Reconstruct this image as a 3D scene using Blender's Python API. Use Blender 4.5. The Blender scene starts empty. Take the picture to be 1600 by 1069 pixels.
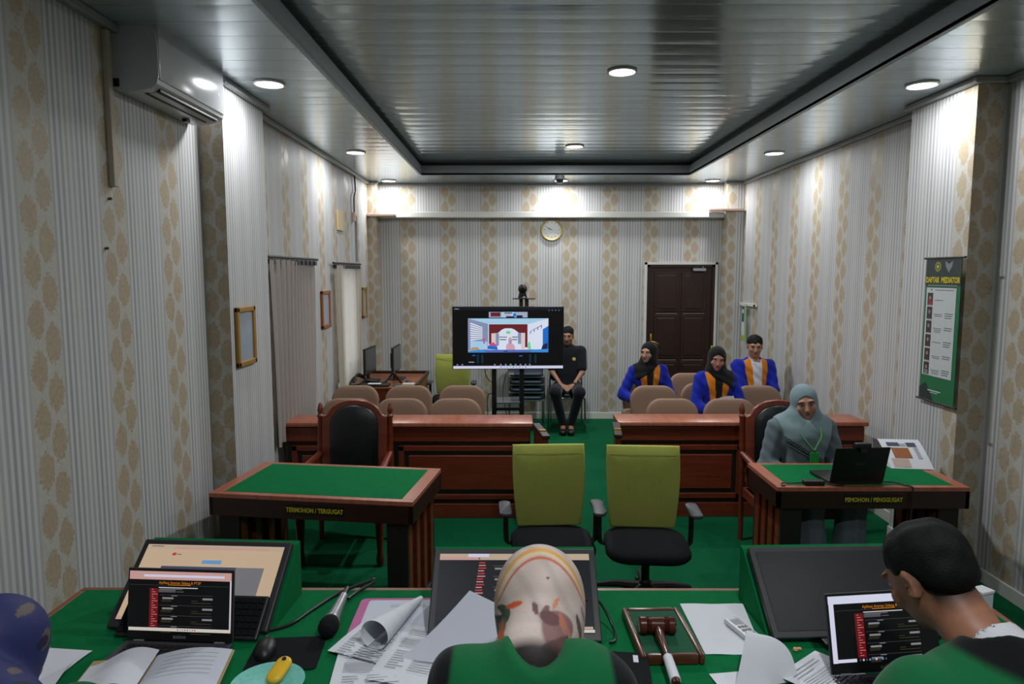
import bpy, bmesh, math, random
import numpy as np
from mathutils import Matrix, Vector
random.seed(7)
S = bpy.context.scene
C = S.collection
PI = math.pi
def R(d): return math.radians(d)
def lin(c):
    return tuple(((v/255)/12.92 if v/255 <= .04045 else ((v/255+.055)/1.055)**2.4) for v in c)

# ------------------------------------------------------------------ materials
def new_mat(name):
    m = bpy.data.materials.new(name); m.use_nodes = True
    nt = m.node_tree; b = nt.nodes['Principled BSDF']
    return m, nt, b
def mat(name, col, rough=.6, metal=0., var=.08, scale=40., bump=0., bscale=None, spec=.5, sheen=0.):
    m, nt, b = new_mat(name)
    c = lin(col)
    tc = nt.nodes.new('ShaderNodeTexCoord')
    n = nt.nodes.new('ShaderNodeTexNoise'); n.inputs['Scale'].default_value = scale; n.inputs['Detail'].default_value = 4
    nt.links.new(tc.outputs['Object'], n.inputs['Vector'])
    mx = nt.nodes.new('ShaderNodeMix'); mx.data_type = 'RGBA'
    mx.inputs['A'].default_value = tuple(v*(1-var) for v in c)+(1,)
    mx.inputs['B'].default_value = tuple(min(1, v*(1+var)) for v in c)+(1,)
    nt.links.new(n.outputs['Fac'], mx.inputs['Factor'])
    nt.links.new(mx.outputs['Result'], b.inputs['Base Color'])
    b.inputs['Roughness'].default_value = rough; b.inputs['Metallic'].default_value = metal
    b.inputs['Specular IOR Level'].default_value = spec
    if sheen: b.inputs['Sheen Weight'].default_value = sheen
    if bump:
        n2 = nt.nodes.new('ShaderNodeTexNoise'); n2.inputs['Scale'].default_value = bscale or scale*4
        nt.links.new(tc.outputs['Object'], n2.inputs['Vector'])
        bp = nt.nodes.new('ShaderNodeBump'); bp.inputs['Strength'].default_value = bump; bp.inputs['Distance'].default_value = .01
        nt.links.new(n2.outputs['Fac'], bp.inputs['Height']); nt.links.new(bp.outputs['Normal'], b.inputs['Normal'])
    return m
def wood(name, col, col2, rough=.35, scale=(3, 3, 40), spec=.5):
    m, nt, b = new_mat(name)
    tc = nt.nodes.new('ShaderNodeTexCoord'); mp = nt.nodes.new('ShaderNodeMapping'); mp.inputs['Scale'].default_value = scale
    n = nt.nodes.new('ShaderNodeTexNoise'); n.inputs['Scale'].default_value = 1.; n.inputs['Detail'].default_value = 6
    nt.links.new(tc.outputs['Object'], mp.inputs['Vector']); nt.links.new(mp.outputs['Vector'], n.inputs['Vector'])
    r = nt.nodes.new('ShaderNodeValToRGB')
    r.color_ramp.elements[0].position = .3; r.color_ramp.elements[0].color = lin(col)+(1,)
    r.color_ramp.elements[1].position = .7; r.color_ramp.elements[1].color = lin(col2)+(1,)
    nt.links.new(n.outputs['Fac'], r.inputs['Fac']); nt.links.new(r.outputs['Color'], b.inputs['Base Color'])
    b.inputs['Roughness'].default_value = rough; b.inputs['Specular IOR Level'].default_value = spec
    return m
def glow(name, col, st=1.):
    m, nt, b = new_mat(name)
    c = lin(col)
    b.inputs['Base Color'].default_value = (.01, .01, .01, 1); b.inputs['Roughness'].default_value = .35; b.inputs['Specular IOR Level'].default_value = .15
    tc = nt.nodes.new('ShaderNodeTexCoord'); n = nt.nodes.new('ShaderNodeTexNoise'); n.inputs['Scale'].default_value = 5
    nt.links.new(tc.outputs['Object'], n.inputs['Vector'])
    mx = nt.nodes.new('ShaderNodeMix'); mx.data_type = 'RGBA'
    mx.inputs['A'].default_value = tuple(v*.92 for v in c)+(1,); mx.inputs['B'].default_value = tuple(min(1, v*1.08) for v in c)+(1,)
    nt.links.new(n.outputs['Fac'], mx.inputs['Factor']); nt.links.new(mx.outputs['Result'], b.inputs['Emission Color'])
    b.inputs['Emission Strength'].default_value = st
    return m
class N:                                     # node maths by operators
    def __init__(s, nt, o): s.nt, s.o = nt, o
    def op(s, k, a=None, b=None):
        n = s.nt.nodes.new('ShaderNodeMath'); n.operation = k
        for i, v in enumerate((s, a, b)):
            if v is None: continue
            if isinstance(v, N): s.nt.links.new(v.o, n.inputs[i])
            else: n.inputs[i].default_value = v
        return N(s.nt, n.outputs[0])
    def __add__(s, a): return s.op('ADD', a)
    def __sub__(s, a): return s.op('SUBTRACT', a)
    def __mul__(s, a): return s.op('MULTIPLY', a)
    def __truediv__(s, a): return s.op('DIVIDE', a)
def wallpaper(name, axis, phase, period=.545, gold=(167, 153, 132)):
    m, nt, b = new_mat(name)
    g = nt.nodes.new('ShaderNodeNewGeometry'); sp = nt.nodes.new('ShaderNodeSeparateXYZ')
    nt.links.new(g.outputs['Position'], sp.inputs[0])
    u = N(nt, sp.outputs[axis]); z = N(nt, sp.outputs[2])
    s = (((u-phase)/period+100.5).op('FRACT')-.5)*period
    a = s.op('ABSOLUTE')
    band = (a*-1+.105).op('MULTIPLY', 120).op('ADD', .5); band.o.node.use_clamp = True
    st = ((u*(2*PI/.0365)).op('SINE')*1.6+.5); st.o.node.use_clamp = True
    cl = ((u*(2*PI/.18)+1.).op('SINE')*.5+.5)
    sg = s.op('GREATER_THAN', 0.)
    v = ((z/.213+sg*.5).op('FRACT')-.5).op('ABSOLUTE')*.213
    d = ((a-.045).op('ABSOLUTE')/.063).op('POWER', 1.35) + (v/.098).op('POWER', 1.35)
    nz = nt.nodes.new('ShaderNodeTexNoise'); nz.inputs['Scale'].default_value = 70; nt.links.new(g.outputs['Position'], nz.inputs['Vector'])
    nf = N(nt, nz.outputs['Fac'])
    d = d + (nf-.5)*.9
    loz = ((d*-1+1.)*4.); loz.o.node.use_clamp = True
    loz = loz*band
    def mix(f, A, B):
        x = nt.nodes.new('ShaderNodeMix'); x.data_type = 'RGBA'
        for k, val in (('A', A), ('B', B)):
            if isinstance(val, tuple): x.inputs[k].default_value = lin(val)+(1,)
            else: nt.links.new(val, x.inputs[k])
        nt.links.new(f.o, x.inputs['Factor']); return x.outputs['Result']
    dark = mix(cl, (152, 153, 159), (170, 169, 170))
    base = mix(st, dark, (194, 193, 192))
    bb = mix(nf, (168, 164, 157), (194, 191, 185))
    base = mix(band, base, bb)
    gl = mix(nf, tuple(int(k*.9) for k in gold), tuple(min(255, int(k*1.12)) for k in gold))
    base = mix(loz, base, gl)
    nt.links.new(base, b.inputs['Base Color'])
    rr = loz*-.1+.55
    nt.links.new(rr.o, b.inputs['Roughness'])
    b.inputs['Specular IOR Level'].default_value = .22
    return m
def ceiling_mat(name, col, bump=.5, rough=.16):
    m, nt, b = new_mat(name)
    g = nt.nodes.new('ShaderNodeNewGeometry'); sp = nt.nodes.new('ShaderNodeSeparateXYZ')
    nt.links.new(g.outputs['Position'], sp.inputs[0])
    y = N(nt, sp.outputs[1]); x = N(nt, sp.outputs[0])
    f = ((y/.2+50).op('FRACT')-.5).op('ABSOLUTE')            # plank joints every 20 cm
    joint = ((f-.485)*120.); joint.o.node.use_clamp = True
    wob = nt.nodes.new('ShaderNodeTexNoise'); wob.inputs['Scale'].default_value = 1.
    mp = nt.nodes.new('ShaderNodeMapping'); mp.inputs['Scale'].default_value = (.8, 9, 1)
    nt.links.new(g.outputs['Position'], mp.inputs['Vector']); nt.links.new(mp.outputs['Vector'], wob.inputs['Vector'])
    h = (f*f)*-.012 + N(nt, wob.outputs['Fac'])*.006 - joint*.002
    bp = nt.nodes.new('ShaderNodeBump'); bp.inputs['Strength'].default_value = bump; bp.inputs['Distance'].default_value = 1.
    nt.links.new(h.o, bp.inputs['Height']); nt.links.new(bp.outputs['Normal'], b.inputs['Normal'])
    mx = nt.nodes.new('ShaderNodeMix'); mx.data_type = 'RGBA'
    mx.inputs['A'].default_value = lin(col)+(1,); mx.inputs['B'].default_value = tuple(v*.55 for v in lin(col))+(1,)
    nt.links.new(joint.o, mx.inputs['Factor']); nt.links.new(mx.outputs['Result'], b.inputs['Base Color'])
    b.inputs['Roughness'].default_value = rough; b.inputs['Metallic'].default_value = .6; b.inputs['Specular IOR Level'].default_value = .8
    return m
def vcol_mat(name, rough=.85, spec=.3, bump=.0, bscale=60, sheen=0., sss=0.):
    m, nt, b = new_mat(name)
    a = nt.nodes.new('ShaderNodeAttribute'); a.attribute_name = 'Col'
    tc = nt.nodes.new('ShaderNodeTexCoord'); n = nt.nodes.new('ShaderNodeTexNoise'); n.inputs['Scale'].default_value = bscale
    nt.links.new(tc.outputs['Object'], n.inputs['Vector'])
    mx = nt.nodes.new('ShaderNodeMix'); mx.data_type = 'RGBA'; mx.blend_type = 'MULTIPLY'; mx.inputs['Factor'].default_value = .25
    nt.links.new(a.outputs['Color'], mx.inputs['A']); nt.links.new(n.outputs['Fac'], mx.inputs['B'])
    ad = nt.nodes.new('ShaderNodeMix'); ad.data_type = 'RGBA'; ad.blend_type = 'MULTIPLY'; ad.inputs['Factor'].default_value = 1
    ad.inputs['B'].default_value = (1.12, 1.12, 1.12, 1)
    nt.links.new(mx.outputs['Result'], ad.inputs['A'])
    nt.links.new(ad.outputs['Result'], b.inputs['Base Color'])
    b.inputs['Roughness'].default_value = rough; b.inputs['Specular IOR Level'].default_value = spec
    if sheen: b.inputs['Sheen Weight'].default_value = sheen
    if bump:
        bp = nt.nodes.new('ShaderNodeBump'); bp.inputs['Strength'].default_value = bump; bp.inputs['Distance'].default_value = .01
        nt.links.new(n.outputs['Fac'], bp.inputs['Height']); nt.links.new(bp.outputs['Normal'], b.inputs['Normal'])
    return m

# ------------------------------------------------------------------ mesh builder
def xf(loc=(0, 0, 0), rx=0, ry=0, rz=0):
    return Matrix.Translation(loc) @ Matrix.Rotation(R(rz), 4, 'Z') @ Matrix.Rotation(R(ry), 4, 'Y') @ Matrix.Rotation(R(rx), 4, 'X')
class MB:
    def __init__(s): s.bm = bmesh.new()
    def _fin(s, verts, M, m, faces):
        if M is not None: bmesh.ops.transform(s.bm, matrix=M, verts=verts)
        for f in faces: f.material_index = m
    def box(s, c, d, m=0, bev=0, M=None, seg=2):
        r = bmesh.ops.create_cube(s.bm, size=1.); vs = r['verts']
        bmesh.ops.scale(s.bm, vec=d, verts=vs)
        if bev:
            es = list({e for v in vs for e in v.link_edges})
            o = bmesh.ops.bevel(s.bm, geom=es, offset=min(bev, min(d)*.49), segments=seg, affect='EDGES', profile=.5)
            vs = list({v for f in o['faces'] for v in f.verts} | {v for v in vs if v.is_valid})
        bmesh.ops.translate(s.bm, vec=c, verts=vs)
        s._fin(vs, M, m, {f for v in vs for f in v.link_faces}); return s
    def bx(s, x0, x1, y0, y1, z0, z1, m=0, bev=0, M=None):
        return s.box(((x0+x1)/2, (y0+y1)/2, (z0+z1)/2), (abs(x1-x0), abs(y1-y0), abs(z1-z0)), m, bev, M)
    def tube(s, pts, r, m=0, seg=8, M=None, smooth_n=0):
        P = [Vector(p) for p in pts]
        rs = list(r) if isinstance(r, (list, tuple)) else [r]*len(P)
        if smooth_n:
            Q, q = [], []
            for i in range(len(P)-1):
                p0, p1, p2, p3 = P[max(i-1, 0)], P[i], P[i+1], P[min(i+2, len(P)-1)]
                for k in range(smooth_n):
                    t = k/smooth_n
                    Q.append(.5*((2*p1)+(p2-p0)*t+(2*p0-5*p1+4*p2-p3)*t*t+(3*p1-p0-3*p2+p3)*t**3)); q.append(rs[i]+(rs[i+1]-rs[i])*t)
            Q.append(P[-1]); q.append(rs[-1]); P, rs = Q, q
        rings, up = [], None
        for i, p in enumerate(P):
            t = (P[min(i+1, len(P)-1)]-P[max(i-1, 0)]).normalized()
            if up is None:
                up = Vector((0, 0, 1)) if abs(t.z) < .9 else Vector((1, 0, 0))
            a = t.cross(up)
            if a.length < 1e-5: a = t.orthogonal()
            a.normalize(); b = a.cross(t).normalized(); up = b
            rings.append([s.bm.verts.new(p+(a*math.cos(2*PI*k/seg)+b*math.sin(2*PI*k/seg))*rs[i]) for k in range(seg)])
        fs = []
        for A, B in zip(rings, rings[1:]):
            for k in range(seg): fs.append(s.bm.faces.new((A[k], A[(k+1) % seg], B[(k+1) % seg], B[k])))
        fs.append(s.bm.faces.new(rings[0][::-1])); fs.append(s.bm.faces.new(rings[-1]))
        vs = [v for r_ in rings for v in r_]
        s._fin(vs, M, m, fs); return s
    def lathe(s, prof, m=0, seg=24, M=None):           # (r, z) pairs, capped
        rings = [[s.bm.verts.new((max(r, 1e-4)*math.cos(2*PI*k/seg), max(r, 1e-4)*math.sin(2*PI*k/seg), z)) for k in range(seg)] for r, z in prof]
        fs = []
        for A, B in zip(rings, rings[1:]):
            for k in range(seg): fs.append(s.bm.faces.new((A[k], A[(k+1) % seg], B[(k+1) % seg], B[k])))
        fs.append(s.bm.faces.new(rings[0][::-1])); fs.append(s.bm.faces.new(rings[-1]))
        s._fin([v for r_ in rings for v in r_], M, m, fs); return s
    def prism(s, pts, y0, y1, m=0, M=None, inset=0., bend=None):     # outline in XZ, thick along Y
        cx = sum(p[0] for p in pts)/len(pts); cz = sum(p[1] for p in pts)/len(pts)
        t = y1-y0
        lay = [(0, y0), (0, y1)] if not inset else [(inset*1.6, y0), (inset*.5, y0+t*.12), (0, y0+t*.35), (0, y0+t*.65), (inset*.5, y1-t*.12), (inset*1.6, y1)]
        hw = max(abs(p[0]-cx) for p in pts); hh = max(abs(p[1]-cz) for p in pts)
        rings = []
        for e, y in lay:
            fx, fz = 1-e/hw, 1-e/hh
            rings.append([s.bm.verts.new((cx+(p[0]-cx)*fx, y, cz+(p[1]-cz)*fz)) for p in pts])
        fs = []; n = len(pts)
        for A, B in zip(rings, rings[1:]):
            for k in range(n): fs.append(s.bm.faces.new((A[k], A[(k+1) % n], B[(k+1) % n], B[k])))
        vs = [v for r_ in rings for v in r_]
        for ring, y, fl in ((rings[0], y0, 1), (rings[-1], y1, 0)):
            c = s.bm.verts.new((cx, y+(-1 if fl else 1)*inset*.5, cz)); vs.append(c)
            mid = [s.bm.verts.new((cx+(v.co.x-cx)*.55, y+(-1 if fl else 1)*inset*.4, cz+(v.co.z-cz)*.55)) for v in ring]; vs += mid
            for k in range(n):
                q = (ring[(k+1) % n], ring[k], mid[k], mid[(k+1) % n]); t3 = (mid[(k+1) % n], mid[k], c)
                fs.append(s.bm.faces.new(q if fl else q[::-1])); fs.append(s.bm.faces.new(t3 if fl else t3[::-1]))
        if bend:
            for v in vs: v.co = Vector(bend(v.co))
        s._fin(vs, M, m, fs); return s
    def poly(s, pts, m=0, M=None):
        vs = [s.bm.verts.new(p) for p in pts]
        f = s.bm.faces.new(vs); s._fin(vs, M, m, [f]); return s
    def grid(s, fn, nu, nv, m=0, M=None, thick=0.):
        def sheet(off):
            return [[s.bm.verts.new(Vector(fn(i/nu, j/nv))+Vector((0, 0, off))) for j in range(nv+1)] for i in range(nu+1)]
        fs, vs = [], []
        for off in ([0.] if not thick else [0., thick]):
            g = sheet(off); vs += [v for r_ in g for v in r_]
            for i in range(nu):
                for j in range(nv):
                    q = (g[i][j], g[i+1][j], g[i+1][j+1], g[i][j+1]); fs.append(s.bm.faces.new(q if off or not thick else q[::-1]))
        s._fin(vs, M, m, fs); return s
    def text(s, txt, size, M, m=0, align='CENTER', ext=.0004, bold=0., sx=1.):
        cu = bpy.data.curves.new('lettering', 'FONT'); cu.body = txt; cu.size = size; cu.align_x = align; cu.align_y = 'CENTER'
        cu.extrude = ext; cu.offset = bold; cu.resolution_u = 2
        o = bpy.data.objects.new('lettering', cu); C.objects.link(o)
        dg = bpy.context.evaluated_depsgraph_get(); dg.update()
        me = bpy.data.meshes.new_from_object(o.evaluated_get(dg))
        mm = M @ Matrix.Diagonal((sx, 1, 1, 1))
        vs = [s.bm.verts.new(mm @ v.co) for v in me.vertices]
        for p in me.polygons:
            try: s.bm.faces.new([vs[i] for i in p.vertices]).material_index = m
            except ValueError: pass
        bpy.data.objects.remove(o); bpy.data.curves.remove(cu); bpy.data.meshes.remove(me); return s
    def build(s, name, mats, parent=None, smooth=True, angle=35, fix=True, M=None):
        if M is not None: bmesh.ops.transform(s.bm, matrix=M, verts=s.bm.verts)
        if fix: bmesh.ops.recalc_face_normals(s.bm, faces=s.bm.faces)
        me = bpy.data.meshes.new(name); s.bm.to_mesh(me); s.bm.free()
        for k in (mats if isinstance(mats, (list, tuple)) else [mats]): me.materials.append(k)
        if smooth:
            for p in me.polygons: p.use_smooth = True
            me.set_sharp_from_angle(angle=R(angle))
        o = bpy.data.objects.new(name, me); C.objects.link(o)
        if parent: o.parent = parent
        return o
def tag(o, label, cat, group=None):
    o['label'] = label; o['category'] = cat
    if group: o['group'] = group
    return o
def thing(name, label, cat, loc=(0, 0, 0), rz=0, group=None):
    o = bpy.data.objects.new(name, None); o.empty_display_size = .05; C.objects.link(o)
    o.location = loc; o.rotation_euler = (0, 0, R(rz)); return tag(o, label, cat, group)
def struct(o): o['kind'] = 'structure'; return o
def dup(root, loc, rz=None, label=None, group=None):
    def rec(o, par):
        c = o.copy(); C.objects.link(c)
        if par is not None: c.parent = par
        for ch in list(o.children): rec(ch, c)
        return c
    r = rec(root, None); r.location = loc
    if rz is not None: r.rotation_euler = (0, 0, R(rz))
    if label: r['label'] = label
    if group: r['group'] = group
    return r
def arc_outline(w, h, r, z0=0., n=8, wb=None):          # rounded-top outline in XZ, from z0 up
    wb = wb or w; p = [(-wb/2, z0)]
    for k in range(n+1):
        a = PI-k*(PI/2)/n; p.append((-w/2+r+r*math.cos(a), z0+h-r+r*math.sin(a)))
    for k in range(n+1):
        a = PI/2-k*(PI/2)/n; p.append((w/2-r+r*math.cos(a), z0+h-r+r*math.sin(a)))
    p.append((wb/2, z0)); return p
def rrect(w, h, r, n=6, cx=0, cz=0):
    p = []
    for sx, sz, a0 in ((1, 1, 0), (-1, 1, 90), (-1, -1, 180), (1, -1, 270)):
        for k in range(n+1):
            a = R(a0+90*k/n); p.append((cx+sx*(w/2-r)+r*math.cos(a), cz+sz*(h/2-r)+r*math.sin(a)))
    return p

# ------------------------------------------------------------------ palette
M_ = {}
M_['carpet'] = mat('green_carpet', (6, 82, 50), .95, var=.25, scale=30, bump=.3, bscale=300, spec=.1)
M_['felt'] = mat('green_felt', (8, 104, 58), .95, var=.18, scale=25, bump=.2, bscale=400, spec=.1)
M_['ceil'] = ceiling_mat('ceiling_planks', (194, 208, 214), .35, .2)
M_['ceil_in'] = ceiling_mat('tray_planks', (170, 185, 191), bump=.5, rough=.15)
M_['fascia'] = mat('grey_fascia', (150, 158, 163), .4, var=.04)
M_['trimgrey'] = mat('grey_trim', (140, 142, 143), .4, var=.04)
M_['white'] = mat('white_paint', (205, 204, 200), .5, var=.03)
M_['pink'] = mat('bare_plywood', (196, 165, 150), .7, var=.08)
M_['wood'] = wood('red_brown_wood', (92, 36, 22), (118, 50, 30), .35)
M_['woodtop'] = wood('worn_wood_top', (150, 84, 62), (172, 104, 80), .3, (30, 3, 3))
M_['wooddk'] = wood('dark_wood', (34, 16, 12), (48, 22, 16), .4)
M_['woodmid'] = wood('mid_brown_wood', (112, 58, 32), (140, 78, 46), .4)
M_['groove'] = mat('black_groove', (14, 10, 9), .6)
M_['black'] = mat('black_plastic', (20, 20, 22), .45, var=.1)
M_['blackm'] = mat('black_metal', (16, 16, 17), .4, var=.1)
M_['bezel'] = mat('bezel_plastic', (38, 38, 42), .45, var=.06)
M_['dkgrey'] = mat('dark_grey_plastic', (58, 58, 64), .5, var=.05)
M_['grey'] = mat('grey_plastic', (120, 120, 124), .5, var=.05)
M_['leather'] = mat('black_leather', (18, 20, 24), .35, var=.15, bump=.15, bscale=120)
M_['beige'] = mat('beige_fabric', (142, 116, 100), .95, var=.1, scale=60, bump=.2, bscale=500, spec=.1)
M_['lime'] = mat('lime_mesh_fabric', (160, 166, 82), .85, var=.1, scale=50, bump=.25, bscale=500, spec=.15)
M_['limed'] = mat('lime_mesh_fabric_dark', (122, 128, 54), .85, var=.12, scale=12, bump=.25, bscale=500, spec=.15)  # darker lime for the seam across the backrest top
M_['blackfab'] = mat('black_fabric', (20, 22, 25), .9, var=.12, bump=.15, bscale=500, spec=.15)
M_['navyvin'] = mat('navy_vinyl', (28, 36, 56), .5, var=.1)
M_['chrome'] = mat('chrome', (200, 200, 205), .18, 1., var=.03)
M_['brass'] = mat('brass', (190, 150, 70), .3, 1., var=.05)
M_['gold'] = mat('gilt_frame', (160, 120, 50), .45, .3, var=.12)
M_['copper'] = mat('copper_frame', (156, 92, 42), .45, .2, var=.12)
M_['paper'] = mat('white_paper', (212, 214, 222), .8, var=.02)
M_['paper2'] = mat('pale_paper', (198, 202, 214), .8, var=.02)
M_['print'] = mat('grey_print', (160, 162, 170), .8)
M_['printdk'] = mat('dark_print', (84, 86, 92), .8)
M_['yellowtx'] = mat('yellow_letters', (196, 180, 20), .6)
M_['signblk'] = mat('black_sign', (10, 10, 12), .4)
M_['curtain'] = None
# ------------------------------------------------------------------ camera
cam = bpy.data.objects.new('camera', bpy.data.cameras.new('camera')); C.objects.link(cam)
cam.data.sensor_width = 36; cam.data.lens = 1067/1600*36; cam.data.clip_start = .05
cam.location = (0, 0, 2.0); cam.rotation_euler = (R(90-5.73), 0, R(.16)); S.camera = cam
S.view_settings.view_transform = 'Standard'; S.view_settings.look = 'None'
S.view_settings.exposure = 0; S.cycles.use_denoising = True
S.cycles.max_bounces = 7; S.cycles.diffuse_bounces = 4; S.cycles.caustics_reflective = False; S.cycles.sample_clamp_indirect = 4
w = bpy.data.worlds.new('world'); S.world = w; w.use_nodes = True
w.node_tree.nodes['Background'].inputs['Color'].default_value = (.5, .55, .6, 1); w.node_tree.nodes['Background'].inputs['Strength'].default_value = .05

# ------------------------------------------------------------------ room shell
XL, XR, YB, ZC, YF = -1.93, 3.03, 9.3, 3.2, -1.7
XLn, XRn = -1.96, 3.05
ZT = 3.35
TX0, TX1, TY0, TY1 = -1.13, 2.14, -.6, 8.5
wpL = wallpaper('wallpaper_left_far', 1, 5.33, .53); wpLn = wallpaper('wallpaper_left_near', 1, 2.84, .55)
wpLp = wallpaper('wallpaper_left_pillar', 1, 5.3, 9.); wpLpf = wallpaper('wallpaper_pillar_front', 0, -1.88, 2.)
wpB = wallpaper('wallpaper_back', 0, -.88, .545); wpR = wallpaper('wallpaper_right_far', 1, 5.28, .55)
wpRn = wallpaper('wallpaper_right_near', 1, 4.12, .545); wpRp = wallpaper('wallpaper_right_pillar', 1, 4.4, 9.); wpRpf = wallpaper('wallpaper_right_pillar_front', 0, 2.93, 2.)
wpPL = wallpaper('wallpaper_pier', 0, -1.86, 9.); wpPR = wallpaper('wallpaper_pier_right', 0, 2.82, 9.)
def wallx(b, x, ys, zs, holes, m):                     # wall in the plane x, skipping hole cells
    for i in range(len(ys)-1):
        for j in range(len(zs)-1):
            if (i, j) in holes: continue
            b.poly([(x, ys[i], zs[j]), (x, ys[i+1], zs[j]), (x, ys[i+1], zs[j+1]), (x, ys[i], zs[j+1])], m)
W1, W2 = (5.72, 6.42), (7.42, 8.25)
b = MB()
wallx(b, XL, [5.0, W1[0], W1[1], W2[0], W2[1], YB], [0, .75, 2.06, ZT], {(1, 1), (3, 1)}, 0)
for y0, y1 in (W1, W2):                                # reveals of the two window openings
    for q in ([(y0, .75), (y0, 2.06)], [(y1, .75), (y1, 2.06)], [(y0, .75), (y1, .75)], [(y0, 2.06), (y1, 2.06)]):
        (a, za), (c, zc) = q
        b.poly([(XL, a, za), (XL-.16, a, za), (XL-.16, c, zc), (XL, c, zc)], 4)
wallx(b, XLn, [YF, 4.4], [0, ZT], set(), 1)
wallx(b, -1.81, [4.35, 5.05], [0, ZT], set(), 2)
b.poly([(XLn-.04, 4.35, 0), (-1.81, 4.35, 0), (-1.81, 4.35, ZT), (XLn-.04, 4.35, ZT)], 3)
b.poly([(XL-.04, 5.05, 0), (-1.81, 5.05, 0), (-1.81, 5.05, ZT), (XL-.04, 5.05, ZT)], 3)
b.bx(XL-.02, -1.81, 9.1, YB+.02, 0, ZC, 5)
struct(b.build('wall_left', [wpL, wpLn, wpLp, wpLpf, M_['white'], wpPL], smooth=False, fix=False))
b = MB()
wallx(b, XR, [5.0, YB], [0, ZT], set(), 0); wallx(b, XRn, [YF, 4.4], [0, ZT], set(), 1); wallx(b, 2.86, [4.35, 5.05], [0, ZT], set(), 2)
b.poly([(2.86, 4.35, 0), (XRn+.04, 4.35, 0), (XRn+.04, 4.35, ZT), (2.86, 4.35, ZT)], 3)
b.poly([(2.86, 5.05, 0), (XR+.04, 5.05, 0), (XR+.04, 5.05, ZT), (2.86, 5.05, ZT)], 3)
b.bx(2.8, XR+.02, 9.1, YB+.02, 0, ZC, 4)
struct(b.build('wall_right', [wpR, wpRn, wpRp, wpRpf, wpPR], smooth=False, fix=False))
DX0, DX1, DZ = 1.80, 2.72, 2.12
b = MB()
xs, zs = [XL-.1, DX0, DX1, XR+.1], [0, DZ, ZT]
for i in range(3):
    for j in range(2):
        if (i, j) == (1, 0): continue
        b.poly([(xs[i], YB, zs[j]), (xs[i+1], YB, zs[j]), (xs[i+1], YB, zs[j+1]), (xs[i], YB, zs[j+1])])
struct(b.build('wall_back', wpB, smooth=False, fix=False))
b = MB(); b.poly([(XLn-.1, YF, 0), (XRn+.1, YF, 0), (XRn+.1, YF, ZT), (XLn-.1, YF, ZT)])
struct(b.build('wall_front', wallpaper('wallpaper_front', 0, 0.), smooth=False, fix=False))
b = MB(); b.bx(XL-.3, XR+.3, YF-.1, YB+.3, -.1, 0)
struct(b.build('floor', M_['carpet'], smooth=False))
b = MB(); b.bx(XLn, XRn, YF, 2.42, 0, .15)
struct(b.build('floor_platform', M_['carpet'], smooth=False))
b = MB()
for x0, x1, y0, y1 in ((XL-.1, TX0, YF, YB+.1), (TX1, XR+.1, YF, YB+.1), (TX0, TX1, TY1, YB+.1), (TX0, TX1, YF, TY0)):
    b.bx(x0, x1, y0, y1, ZC, ZC+.02, 0)
b.bx(TX0-.2, TX1+.2, TY0-.2, TY1+.2, ZT, ZT+.03, 1)
struct(b.build('ceiling', [M_['ceil'], M_['ceil_in']], smooth=False))
b = MB()                                               # fascia around the raised tray
for x0, x1, y0, y1 in ((TX0-.025, TX0, TY0, TY1), (TX1, TX1+.025, TY0, TY1), (TX0-.025, TX1+.025, TY1, TY1+.025), (TX0-.025, TX1+.025, TY0-.025, TY0)):
    b.bx(x0, x1, y0, y1, ZC-.006, ZC+.112, 0)
for x0, x1, y0, y1 in ((TX0-.06, TX0-.05, TY0, TY1+.06), (TX1+.05, TX1+.06, TY0, TY1+.06), (TX0-.06, TX1+.06, TY1+.05, TY1+.06)):
    b.bx(x0, x1, y0, y1, ZC+.025, ZT, 1)  # closes the gap behind the fascia; dark grey paints in its shade
struct(b.build('trim_1', [M_['fascia'], M_['dkgrey']], smooth=False))
b = MB()                                               # cornice along the wall tops
for x0, x1, y0, y1 in ((XLn, XLn+.045, YF, 4.35), (XLn, -1.765, 4.305, 4.35), (-1.81, -1.765, 4.35, 5.09), (XL, XL+.04, 5.05, 9.1), (XL, -1.78, 9.06, 9.1), (-1.82, 2.8, YB-.035, YB),
                       (XRn-.045, XRn, YF, 4.35), (2.815, XRn, 4.305, 4.35), (2.815, 2.86, 4.35, 5.09), (XR-.04, XR, 5.05, 9.1), (2.77, XR, 9.06, 9.1)):
    b.bx(x0, x1, y0, y1, ZC-.04, ZC-.0005, 0, .008)
struct(b.build('trim_2', M_['trimgrey'], smooth=False))
for nm, bxs in (('baseboard_left', [(XL, XL+.015, 5.06, 9.1), (XLn, XLn+.015, 2.45, 4.34), (-1.81, -1.795, 4.36, 5.05)]), ('baseboard_right', [(XR-.015, XR, 5.06, 9.1), (XRn-.015, XRn, 2.45, 4.34), (2.845, 2.86, 4.36, 5.05)]),
                ('baseboard_back', [(-1.81, DX0-.04, YB-.015, YB)])):
    b = MB()
    for x0, x1, y0, y1 in bxs: b.bx(x0, x1, y0, y1, 0, .09, 0, .004)
    struct(b.build(nm, M_['white'], smooth=False))
b = MB(); b.bx(-1.8, 2.79, 9.17, 9.298, 2.735, 2.815, 0, .01)
struct(b.build('trim_3', M_['white'], smooth=False))
b = MB(); b.bx(-1.925, -1.56, 9.03, 9.168, 2.745, 2.775, 0, .003); b.bx(2.58, 3.0, 9.03, 9.168, 2.815, 2.845, 0, .003)
struct(b.build('trim_4', M_['pink'], smooth=False))
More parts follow.
